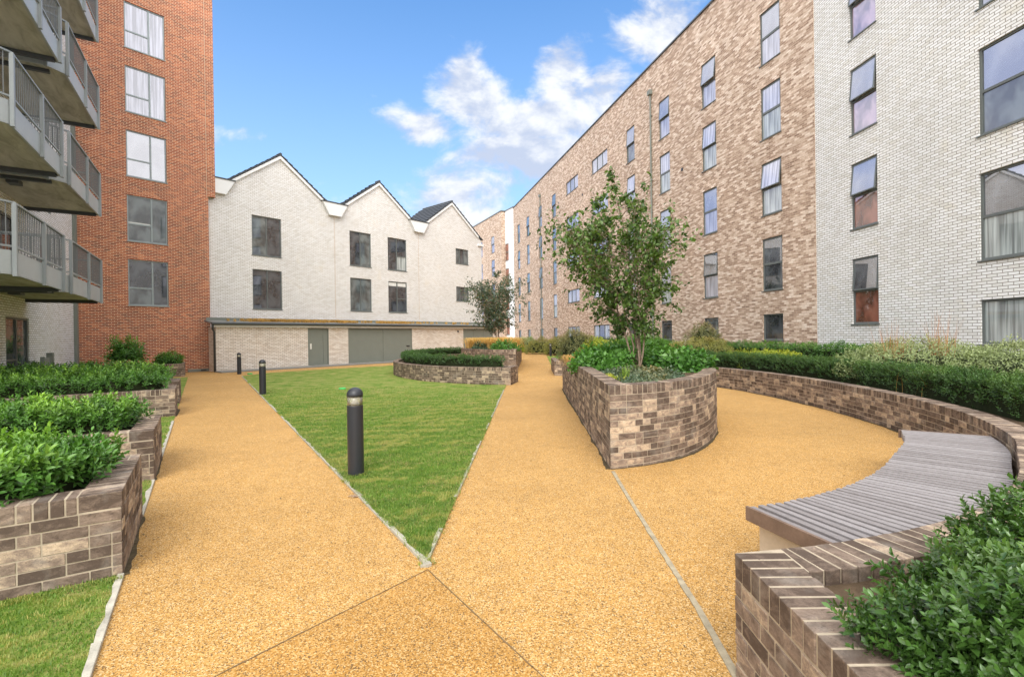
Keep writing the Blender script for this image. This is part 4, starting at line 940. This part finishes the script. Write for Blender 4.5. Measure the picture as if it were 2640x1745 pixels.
def foot(run, a0, a1, name='dirt_shade_line'):  # mossy strip at wall feet; its dark tone also paints in contact shade
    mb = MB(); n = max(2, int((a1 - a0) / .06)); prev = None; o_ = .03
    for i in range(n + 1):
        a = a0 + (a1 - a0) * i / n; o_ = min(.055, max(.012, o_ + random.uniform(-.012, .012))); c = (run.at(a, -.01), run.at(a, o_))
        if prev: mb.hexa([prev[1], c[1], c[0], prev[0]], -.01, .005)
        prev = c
    o = mb.build(name, 'dirt_shade'); o['kind'] = 'structure'
plain('dirt_shade', (.085, .065, .038), 0.95, 0.1, var=0.5, scale=25)
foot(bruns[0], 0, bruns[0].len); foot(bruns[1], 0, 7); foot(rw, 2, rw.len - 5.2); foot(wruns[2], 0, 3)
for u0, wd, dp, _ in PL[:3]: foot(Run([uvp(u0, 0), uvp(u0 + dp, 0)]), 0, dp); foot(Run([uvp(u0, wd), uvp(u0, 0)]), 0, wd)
# ------------------------------------------------------------------ slatted bench following the curved wall
ff = Run(wpts); bn = empty('curved_bench', (0, 0, 0), label='curved slatted timber bench set against the low brick wall', cat='bench')
def ipos(px, py):
    d = np.hypot(ff.p[:, 0] - px, ff.p[:, 1] - py); return ff.L[int(np.argmin(d))]
sA, sB = ipos(1.77, 2.335), ipos(4.96, 4.98); nsl = 55
sl_ = MB()
for k in range(nsl):
    a = sA + (sB - sA) * k / (nsl - 1)
    o1 = np.array(ff.at(a, -.035)); o2 = np.array(ff.at(a, -.775)); dv = (o2 - o1) / np.hypot(*(o2 - o1)); nn = np.array([-dv[1], dv[0]])
    wb, wf = .0255, .0195
    jj = random.uniform(-.006, .006); o2 = o2 + dv * jj
    poly = [tuple(o1 - nn * wb), tuple(o2 - nn * wf), tuple(o2 + nn * wf), tuple(o1 + nn * wb)]
    zt = .45 + random.uniform(-.002, .002)
    sl_.hexa(poly, zt - .07, zt, random.random())
sl_.build('seat', 'slat_timber', bn, bevel=.003)
fr_ = MB(); ks = np.linspace(sA + .16, sB - .16, 40)
for o_ in (-.10, -.42, -.70):
    for i in range(39):
        fr_.hexa([ff.at(ks[i], o_ - .02), ff.at(ks[i + 1], o_ - .02), ff.at(ks[i + 1], o_ + .02), ff.at(ks[i], o_ + .02)], .27, .375)
fr_.build('frame', 'dark_beam', bn)
ba = MB(); ks = np.linspace(sA + .03, sB - .03, 40)
for i in range(39): ba.hexa([ff.at(ks[i], -.745), ff.at(ks[i + 1], -.745), ff.at(ks[i + 1], -.71), ff.at(ks[i], -.71)], -.02, .365)
for a in (sA + .03, sB - .03):
    s1_ = 1 if a < (sA + sB) / 2 else -1
    ba.hexa([ff.at(a, -.709), ff.at(a + .1 * s1_, -.709), ff.at(a + .1 * s1_, -.05), ff.at(a, -.05)], -.02, .365)
ba.build('base', 'pale_concrete', bn)
for a, s1_ in ((sA - .022, -1), (sB + .022, 1)):
    q1, q2 = np.array(ff.at(a, -.035)), np.array(ff.at(a, -.79)); q3, q4 = np.array(ff.at(a + .022 * s1_, -.79)), np.array(ff.at(a + .022 * s1_, -.035))
    MB().hexa([tuple(q1), tuple(q2), tuple(q3), tuple(q4)], .362, .452).build('end_board', 'timber_side', bn, bevel=.003)

# ------------------------------------------------------------------ bollard lamps
def make_bollard():
    r = empty('bollard_light')
    MB().lathe([(.089, 0), (.089, .79), (.086, .795), (.05, .796)], 36).build('post', 'charcoal', r, smooth=False)
    MB().lathe([(.084, .797), (.060, .806), (.034, .84), (.020, .87), (.016, .896)], 28).build('reflector', 'reflector', r, smooth=True)
    lz = MB(); k = 32; prof = [(.085, .797), (.085, .897), (.081, .897), (.081, .797)]; V = []
    for rr_, z in prof:
        for j in range(k): th = 2 * math.pi * j / k; V.append((rr_ * math.cos(th), rr_ * math.sin(th), z))
    lz.add(V, [(i * k + j, i * k + (j + 1) % k, ((i + 1) % 4) * k + (j + 1) % k, ((i + 1) % 4) * k + j) for i in range(4) for j in range(k)]); lz.build('lens', 'clear_lens', r, smooth=True)
    MB().lathe([(.090, .897), (.091, .915)] + [(.091 * math.cos(t_), .915 + .085 * math.sin(t_)) for t_ in np.linspace(.1, 1.5, 10)] + [(.002, 1.0)], 36).build('cap', 'charcoal', r, smooth=True)
    return r
b0 = make_bollard()
BL = [((-1.80, 5.51, 0), 'nearest dark bollard light with clear lens, standing in the lawn tip'), ((-7.13, 13.79, 0), 'second dark bollard light, at the left lawn edge'),
      ((-12.6, 22.3, 0), 'farthest left dark bollard light, before the cream store'), ((2.97, 37.4, 0), 'small distant dark bollard light beside the middle path'), ((8.9, 17.1, .05), 'dark bollard light whose dome shows above the right hedge')]
for i, (p, lab) in enumerate(BL):
    o = b0 if i == 0 else copy_tree(b0)
    o.location = p; tag(o, lab, 'bollard light', 'bollard lights in the courtyard')

# ------------------------------------------------------------------ right-hand planting
ha = [rw.at(a, -.62) for a in np.linspace(rw.len * .0 + 1.0, rw.len, 200)]
far_h = [p for p in ha if p[1] > 4.2 and p[0] > 1.2]
hedge('box_hedge', [p for p in far_h if p[1] > 5.2], .27, .50, .97, 420, .036, 'leaf_box', 'long dark clipped hedge behind the curved wall', 61, newtop=.5, newbase=.04, lump=.05, lumpf=1.9, depth=.08, sprig=.02, per=9, shoot=1.4, upb=.6)
g = np.random.default_rng(62)
def front_surf(u, v):
    th = u * 2 * math.pi; ph = np.arccos(np.clip(1 - v * 1.05, -1, 1)); s_, c_ = np.sin(ph) ** .55, np.cos(ph)
    N = np.stack([np.sin(ph) * np.cos(th), np.sin(ph) * np.sin(th), c_], -1)
    P = np.stack([s_ * np.cos(th) * .98, s_ * np.sin(th) * .56, np.sign(c_) * np.abs(c_) ** .6 * .44], -1)
    q = R_(7); P = np.stack([P[:, 0] * math.cos(q) - P[:, 1] * math.sin(q), P[:, 0] * math.sin(q) + P[:, 1] * math.cos(q), P[:, 2]], -1)
    return P * np.array([1.08, 1.08, 1.0]) + np.array([2.27, 1.43, .40]), N
o = mass('box_shrub', front_surf, 9000, .031, 'leaf_boxfront', g, per=12, newtop=.50, newbase=.04, lump=.15, lumpf=1.5, depth=.22, seed=62, sprig=.05, ratio=.52, upb=.8, spread=.95, shoot=1.3, oval=True)
tag(o, 'large glossy dark green bush in the lower right corner', 'shrub')
bush('variegated_shrub', (8.1, 9.6, .75), (1.5, 1.3, .60), 260, .055, 'leaf_variegated', 'wide pale variegated shrub before the white block', 63, newtop=.6, lump=.10, lumpf=1.2, depth=.15)
bush('variegated_shrub', (9.1, 8.4, .72), (1.25, 1.3, .62), 260, .055, 'leaf_variegated', 'second pale variegated shrub, nearest the large ground floor window', 64, newtop=.6, lump=.10, lumpf=1.3, depth=.15)
bush('leafy_shrub', (8.6, 6.9, .6), (.75, .75, .42), 160, .11, 'leaf_lush', 'bright green leafy plant at the right picture edge', 65, newtop=.5, lump=.12, depth=.2)
hedge('back_hedge', [(10.0, 12.5), (9.75, 14.8), (9.1, 18.0), (8.2, 21.0)], .45, .5, 1.20, 170, .06, 'leaf_laurel', 'loose green hedge row at the foot of the brown block', 66, newtop=.55, lump=.08, lumpf=1.0, depth=.12)
bush('yellow_shrub', (7.5, 13.9, .6), (1.0, .7, .45), 240, .06, 'leaf_yellow', 'low yellow green shrub behind the clipped hedge', 67, newtop=.7, lump=.08)
bush('yellow_shrub', (7.6, 15.6, .6), (.9, .8, .40), 200, .06, 'leaf_yellow', 'smaller yellow shrub near the hidden bollard dome', 68, newtop=.5, lump=.08)
bush('bronze_shrub', (6.7, 17.2, .9), (1.1, .9, .50), 170, .07, 'leaf_autumn', 'peach and orange tinted shrub behind the birch planter', 69, newtop=.7, lump=.12)
bush('bronze_shrub', (7.5, 18.9, 1.2), (.6, .6, .75), 150, .08, 'leaf_bronze', 'taller bronze flecked shrub rising against the brown block', 70, newtop=.6, lump=.2)
bush('leafy_shrub', (5.4, 20.4, .8), (1.3, 1.0, .70), 130, .09, 'leaf_lush', 'lime green bush just right of the birch stems', 71, newtop=.8, lump=.12)
bush('leafy_shrub', (3.7, 20.6, .75), (1.2, .9, .60), 130, .09, 'leaf_yellow', 'yellow green bush just left of the birch stems', 72, newtop=.4, lump=.12)
bush('bronze_shrub', (2.75, 20.7, .85), (.8, .7, .95), 150, .08, 'leaf_bronze', 'feathery bronze bush at the end of the far low wall', 73, newtop=.7, lump=.15)
for i, (x, y, rx, rz, mt, nm, lab) in enumerate([(3.6, 27, 1.0, .75, 'leaf_lush', 'leafy_shrub', 'green bush on the right of the middle path beyond the bronze bush'), (5.0, 30, 1.6, 1.1, 'leaf_yellow', 'yellow_shrub', 'far yellow green shrub under the wide ground floor windows'),
        (3.9, 39.5, 1.3, 1.25, 'leaf_autumn', 'autumn_shrub', 'tall orange shrub behind the distant bollard'), (2.6, 42.5, 1.4, 1.1, 'leaf_autumn', 'autumn_shrub', 'orange brown shrub at the end of the middle path'),
        (1.4, 47.5, 1.3, 1.25, 'leaf_variegated', 'variegated_shrub', 'far pale green shrub where the middle path turns'), (-.2, 46.5, 1.3, .95, 'leaf_yellow', 'yellow_shrub', 'far yellow shrub left of where the path turns'),
        (2.9, 50.5, 1.8, 1.3, 'leaf_lush', 'leafy_shrub', 'farthest green shrub below the brown block'), (-1.8, 44.5, 1.2, 1.2, 'leaf_lush', 'leafy_shrub', 'far green shrub behind the small tree')]):
    bush(nm, (x, y, .25), (rx, rx * .7, rz), 60, .14, mt, lab, 80 + i, newtop=.6, lump=.15, lumpf=.7, depth=.25)
bush('leafy_shrub', (7.0, 24.5, .5), (1.6, 1.3, .9), 90, .10, 'leaf_lush', 'green shrub against the brown block beyond the birch', 95, newtop=.5, lump=.15)
bush('leafy_shrub', (5.8, 27.0, .5), (1.5, 1.2, .9), 80, .11, 'leaf_grey', 'grey green shrub under the narrow ground floor windows', 96, newtop=.3, lump=.15)
g = np.random.default_rng(97)
tag(tuft('seed_head_grass', [(7.3, 9.2, .6), (7.6, 9.8, .7), (8.0, 9.0, .8)], 170, 1.2, .42, 'rust_grass', g, wid=.005, droop=.1, newp=.3), 'tall orange seed heads rising out of the variegated shrub', 'ornamental grass')
tag(tuft('seed_head_grass', [(6.6, 7.6, .5), (6.7, 8.1, .5)], 220, .62, .28, 'dry_grass', g, wid=.005, droop=.35, newp=.5), 'straw coloured grass clump just behind the curved hedge', 'ornamental grass')
tag(tuft('straw_mulch', [(x, y, .5) for x, y in zip(g.uniform(7, 10, 60), g.uniform(4.2, 7.2, 60))], 1800, .06, .35, 'dry_grass', g, wid=.005, droop=.8), 'straw and dry clippings on the right bed', 'mulch', kind='stuff')

# ------------------------------------------------------------------ planting in the tree planters
bush('leafy_shrub', (1.85, 9.6, .9), (.55, .9, .36), 330, .10, 'leaf_lush', 'dark big leaved plants at the left rim of the birch planter', 100, newtop=.12, lump=.12, depth=.15, ratio=.7, spread=1.2)
bush('leafy_shrub', (2.55, 10.6, .9), (.9, .9, .42), 260, .10, 'leaf_lush', 'leafy green plants behind the birch stems', 101, newtop=.35, lump=.12, ratio=.6, spread=1.1)
bush('leafy_shrub', (3.1, 8.9, .9), (.42, .8, .32), 330, .11, 'leaf_laurel', 'broad leaved green plant at the right rim of the birch planter', 102, newtop=.25, lump=.1, ratio=.7, spread=1.2)
bush('ground_cover', (2.0, 7.55, .86), (.62, 1.0, .14), 520, .055, 'leaf_grey', 'low ivy like ground cover filling the front of the birch planter', 103, cat='ground cover', newtop=.9, lump=.05, lumpf=2.2, depth=.05, ratio=.6, spread=1.3)
bush('ground_cover', (1.72, 6.45, .86), (.36, .50, .11), 560, .055, 'leaf_grey', 'small patch of creeping cover in the front corner of the birch planter', 108, cat='ground cover', newtop=.9, lump=.04, lumpf=2.2, depth=.05, ratio=.6, spread=1.3)
g = np.random.default_rng(104)
tag(tuft('strap_leaf_plant', [(1.55, 6.75, .9), (1.6, 6.8, .9)], 60, .26, .10, 'green_grass', g, wid=.010, droop=.2, newp=.2), 'small upright strap leaved plant near the planter corner', 'plant')
tag(tuft('yellow_grass', [(1.42, 6.9, .92), (1.48, 6.6, .92), (1.43, 7.2, .92)], 130, .12, .14, 'leaf_yellow', g, wid=.007, droop=.5, newp=.8), 'yellow leaves spilling on the left coping of the birch planter', 'plant')
tag(tuft('dry_grass_clump', [(1.55, 12.3, .95), (1.6, 12.8, .95), (1.5, 11.6, .95)], 420, .34, .45, 'dry_grass', g, wid=.007, droop=1.6, newp=.3), 'brown dry grass hanging over the far end of the birch planter', 'ornamental grass')
tag(tuft('pampas_grass', [(-1.6, 24.2, 1.0), (-1.0, 23.6, 1.0), (-.4, 23.4, 1.0), (-1.9, 25.2, 1.0), (-.9, 25, 1.0), (.0, 24.5, 1.0), (-1.4, 26.0, 1.0)], 4200, 1.0, .95, 'dry_grass', g, wid=.014, droop=.65, newp=1.0), 'golden arching grass under the smaller tree', 'ornamental grass')
bush('leafy_shrub', (-.35, 22.4, .95), (.65, .5, .32), 130, .11, 'leaf_lush', 'dark green plant at the front corner of the farther tall planter', 105, newtop=.2, ratio=.6)
bush('leafy_shrub', (-1.55, 23.2, .95), (.4, .4, .28), 130, .10, 'leaf_grey', 'grey green plant beside the golden grass', 106, newtop=.1, ratio=.6)
bush('leafy_shrub', (.15, 27.5, .95), (.35, 1.6, .35), 90, .11, 'leaf_laurel', 'low green plants along the path side of the farther tall planter', 107, newtop=.3)

# ------------------------------------------------------------------ trees
def tree(name, base, H, env, lean, nstem, nleaf, ls, lm, label, seed, flare=.16):
    """env: (relative height, crown radius) pairs; each limb grows until it meets this outline"""
    g = np.random.default_rng(seed); root = empty(name, base, label=label, cat='tree'); tr = MB(); tips = []; tipd = []
    eh, er = zip(*env)
    def limb(p, d, L, r, n, up, wob, k=5):
        q = np.array(p, float); v = np.array(d, float); v /= np.linalg.norm(v); pts = [q.copy()]; dirs = [v.copy()]
        for i in range(n):
            v = v + g.normal(size=3) * wob + np.array([0, 0, up]); v /= np.linalg.norm(v); q = q + v * (L / n); pts.append(q.copy()); dirs.append(v.copy())
        tr.tube([tuple(x) for x in pts], [max(.0018, r * (1 - .85 * i / n)) for i in range(n + 1)], k, cap=False); return pts, dirs
    def leafy(pts, dirs, m_, lo=1):
        for i in range(lo, len(pts)):
            for _ in range(m_): tips.append(pts[i] + g.normal(size=3) * .035); tipd.append(dirs[i])
    for s_ in range(nstem):
        az = 2 * math.pi * s_ / nstem + g.uniform(-.35, .35); hh = H * (1.0 if s_ == 0 else g.uniform(.55, .88)); fl = 0 if s_ == 0 else flare * g.uniform(.5, 1.5)
        n = 12; pts = []; dirs = []
        for i in range(n + 1):
            q = i / n; z = hh * q; o = fl * H * (q * .9 + .1 * q * q) * .9
            pts.append(np.array([math.cos(az) * (.05 + o) + lean[0] * (z / H) ** 1.5, math.sin(az) * (.05 + o) + lean[1] * (z / H) ** 1.5, z - .05]) + g.normal(size=3) * .018)
        for i in range(n + 1): d = pts[min(i + 1, n)] - pts[max(i - 1, 0)]; dirs.append(d / np.linalg.norm(d))
        r0 = .0062 * H * (1.15 if s_ == 0 else g.uniform(.6, 1))
        tr.tube([tuple(x) for x in pts], [max(.003, r0 * (1 - .88 * i / n)) for i in range(n + 1)], 7, cap=False); leafy(pts, dirs, 3, n - 2)
        for b_ in range(17):
            fr = .27 + .71 * (b_ + g.random()) / 17; zr = fr * hh / H; k = min(n - 1, int(fr * n)); p = pts[k] + (pts[k + 1] - pts[k]) * (fr * n - k)
            R = np.interp(zr + .06, eh, er) * g.uniform(.55, 1.12) ; c = np.array([lean[0] * zr ** 1.5, lean[1] * zr ** 1.5]); have = np.hypot(*(p[:2] - c))
            a2 = g.uniform(0, 6.28) if s_ == 0 else az + g.normal() * .9; L = max(.12, (R - have * .8) * 1.10)
            bp, bd_ = limb(p, (math.cos(a2), math.sin(a2), g.uniform(.35, .95)), L, r0 * .34, 6, -.01, .13, 4); leafy(bp, bd_, 2, 2)
            for t_ in range(int(3 + L * 5)):
                j = g.integers(1, 6); dv = bd_[j] * .7 + g.normal(size=3) * .62 + np.array([0, 0, .1])
                tp, td = limb(bp[j], dv, L * g.uniform(.16, .38), .004, 3, 0, .2, 3); leafy(tp, td, 3, 1)
    tr.build('trunk', 'bark', root, smooth=True)
    tips = np.array(tips); tipd = np.array(tipd); idx = g.integers(0, len(tips), nleaf); P = tips[idx] + g.normal(size=(nleaf, 3)) * .025
    D = tipd[idx] * .4 + g.normal(size=(nleaf, 3)) * .7 + np.array([0, 0, -.45]); N = g.normal(size=(nleaf, 3)) * .7 + np.array([0, 0, 1.0])
    V, F, a, b = leafmesh(P, D, N, ls * g.uniform(.6, 1.2, nleaf), g.random(nleaf), (g.random(nleaf) < .10) * g.random(nleaf), .66, .2)
    build_tris('crown', [(V, F, a, b, 0)], lm, root); return root
tree('birch_tree', (2.40, 9.3, .85), 4.0, [(0, .1), (.15, .35), (.28, .65), (.42, 1.15), (.55, 1.55), (.66, 1.35), (.76, .85), (.88, .5), (1.0, .15)], (-.50, .0), 8, 8600, .088, 'leaf_tree', 'multi stemmed birch with loose green crown in the big front planter', 211)
tree('garden_tree', (-.75, 25.5, .95), 4.1, [(0, .1), (.2, .7), (.35, 1.4), (.5, 1.95), (.65, 1.8), (.8, 1.3), (.92, .7), (1.0, .2)], (0, 0), 6, 9500, .10, 'leaf_grey', 'smaller grey green tree in the farther planter, over golden grass', 212, flare=.11)

# ------------------------------------------------------------------ grass blades
def inpoly(P, poly):
    x, y = P[:, 0], P[:, 1]; r = np.zeros(len(P), bool); n = len(poly)
    for i in range(n):
        x1, y1 = poly[i]; x2, y2 = poly[(i + 1) % n]
        c = ((y1 > y) != (y2 > y)) & (x < (x2 - x1) * (y - y1) / (y2 - y1 + 1e-12) + x1); r ^= c
    return r
def blades(name, poly, n, ymax, label, seed, box):
    g = np.random.default_rng(seed); u = g.random(n)
    y = box[2] * (box[3] / box[2]) ** (u); x = g.uniform(box[0], box[1], n) ; x = x * y if box[4] else x
    P = np.stack([x, y], -1); k = inpoly(P, poly); P = P[k]; n = len(P); d = np.hypot(P[:, 0], P[:, 1])
    P3 = np.concatenate([P, np.full((n, 1), .010)], 1)
    keep = g.random(n) < np.clip((16.5 - P3[:, 1]) / 8, 0.05, 1); P3 = P3[keep]; d = d[keep]; n = len(P3)
    h = g.uniform(.008, .024, n) * (1 + d * .02); wv = g.uniform(.0012, .0024, n) * (.7 + d * .18)
    th = g.uniform(0, 6.28, n); D = np.stack([np.cos(th), np.sin(th), np.zeros(n)], -1); S = np.stack([-D[:, 1], D[:, 0], np.zeros(n)], -1) * wv[:, None]
    tip = P3 + D * (h * g.uniform(.1, .9, n))[:, None]; tip[:, 2] += h
    mid = P3 + D * (h * .15)[:, None]; mid[:, 2] += h * .6
    V = np.stack([P3 - S, P3 + S, mid + S * .7, mid - S * .7, tip], 1).reshape(-1, 3); i = np.arange(n) * 5
    F = np.concatenate([np.stack([i, i + 1, i + 2], 1), np.stack([i, i + 2, i + 3], 1), np.stack([i + 3, i + 2, i + 4], 1)])
    pat = nz(P3, .8, 9); pat2 = nz(P3, 2.6, 12); a = np.clip(.45 + .3 * g.normal(size=n) * .6 + .2 * pat2, 0, 1); b = np.clip((pat + pat2 - .15) * 1.8, 0, 1) * (.3 + .7 * g.random(n)) + (g.random(n) < .06) * .8
    o = build_tris(name, [(V, F, np.repeat(a, 5), np.repeat(b, 5), 0)], 'green_grass'); return tag(o, label, 'grass', kind='stuff')
blades('grass', lawn_poly[:9] + [(-.3, 15.9)], 260000, 16, 'short mown grass of the triangular lawn', 301, (-.62, .02, 3.2, 15.5, True))
blades('grass', [uvp(-4.5, .03), uvp(12, .03), uvp(12, 4), uvp(-4.5, 4)], 70000, 6, 'grass at the foot of the left planters', 302, (-1.15, -.55, 1.7, 13, True))
# fringe along the edges and planter feet
g = np.random.default_rng(303)
def fringe(p, q, n, off, h=.05, seed=1):
    p = np.array(p); q = np.array(q); t_ = g.random(n)[:, None]; d = (q - p) / np.hypot(*(q - p)); nn = np.array([d[1], -d[0]])
    c = p + (q - p) * t_ + nn * (off + g.normal(size=(n, 1)) * .02); return [(a[0], a[1], .005) for a in c]
fr = fringe(tipx, (-3.6, 8.0), 700, .05) + fringe((-.41, 9), tipx, 500, .03) + fringe(uvp(-.05, 2.4), uvp(-.05, 0), 300, .03) + [(-1.80 + .10 * math.cos(t_), 5.51 + .10 * math.sin(t_), .01) for t_ in np.linspace(0, 6.28, 60)]
tag(tuft('edge_grass', fr, 5200, .055, .05, 'green_grass', g, wid=.0028, droop=.5, newp=.7), 'longer grass fringe along the lawn edging and bollard foot', 'grass', kind='stuff')
lt = []
gg = np.random.default_rng(304)
def litter(c, sp, n): return [(c[0] + a * sp, c[1] + b * sp, .006) for a, b in gg.normal(size=(n, 2))]
pts = litter((-1.75, 4.75), .35, 34) + litter((-1.95, 4.35), .25, 14) + litter((.05, 6.4), .3, 30) + litter((-3.0, 6.0), .4, 10) + litter((1.2, 7.5), .2, 26) + litter((3.6, 5.0), .8, 8) + litter((-.1, 3.6), .9, 10)
for (a_, b_, nn_) in (((1.08, 5.7), (1.44, 14), 90), (uvp(.05, -.02), uvp(1.25, -.02), 40), (uvp(2.6, -.02), uvp(3.9, -.02), 30), (tipx, (-3.6, 8), 60), (tipx, (-.36, 10), 60)):
    a_ = np.array(a_); b_ = np.array(b_); pts += [(*(a_ + (b_ - a_) * t_ + gg.normal(size=2) * .035), .007) for t_ in gg.random(nn_)]
pts += [(*(np.array(wr_.at(t_, .05)) + gg.normal(size=2) * .03), .007) for wr_ in (rw, Run(bpts)) for t_ in gg.random(90) * wr_.len]
pts = np.array(pts); n = len(pts)
V, F, a, b = leafmesh(pts, np.concatenate([gg.normal(size=(n, 2)), gg.normal(size=(n, 1)) * .1], 1), np.tile([0, 0, 1.0], (n, 1)), gg.uniform(.012, .035, n), gg.random(n), gg.random(n) * .5, .35, .1)
tag(build_tris('leaf_litter', [(V, F, a, b, 0)], 'deadleaf'), 'scattered dead leaves and twigs on the sandy path', 'leaf litter', kind='stuff')
mb = MB()
for k in range(5):
    a = k * 1.1; mb.tube([(-1.545, 4.73, .008), (-1.545 + math.cos(a) * .05, 4.73 + math.sin(a) * .03, .02), (-1.545 + math.cos(a) * .09, 4.73 + math.sin(a) * .05, .010)], [.004, .006, .001], 5)
tag(mb.build('fallen_sprig', 'bark'), 'small dark sprig lying on the path left of the near bollard', 'twig')
for (x, y, lab) in ((-5.25, 14.9, 'green plastic irrigation cover in the lawn behind the near bollard'), (-12.0, 22.1, 'green plastic irrigation cover at the far left lawn edge')):
    e_ = MB().lathe([(.11, .0), (.11, .03), (.10, .045), (.02, .05)], 20).build('irrigation_cover', 'green_plastic'); e_.location = (x, y, .01); tag(e_, lab, 'irrigation cover')
# far gate between the blocks
gt = empty('metal_gate', (-.9, 53.5, 0), ang((1, -.3)), label='small grey metal gate at the far end below the white stair tower', cat='gate')
q = MB(); frame_rect(q, 0, 1.8, .1, 1.25, 0, .05, .06)
for k in range(1, 14): q.box(k * .13 - .01, k * .13 + .01, .01, .04, .16, 1.2)
q.build('gate_leaf', 'galv_steel', gt)
for x in (-.05, 1.85): MB().box(x - .05, x + .05, -.02, .07, 0, 1.4).build('post', 'galv_steel', gt)
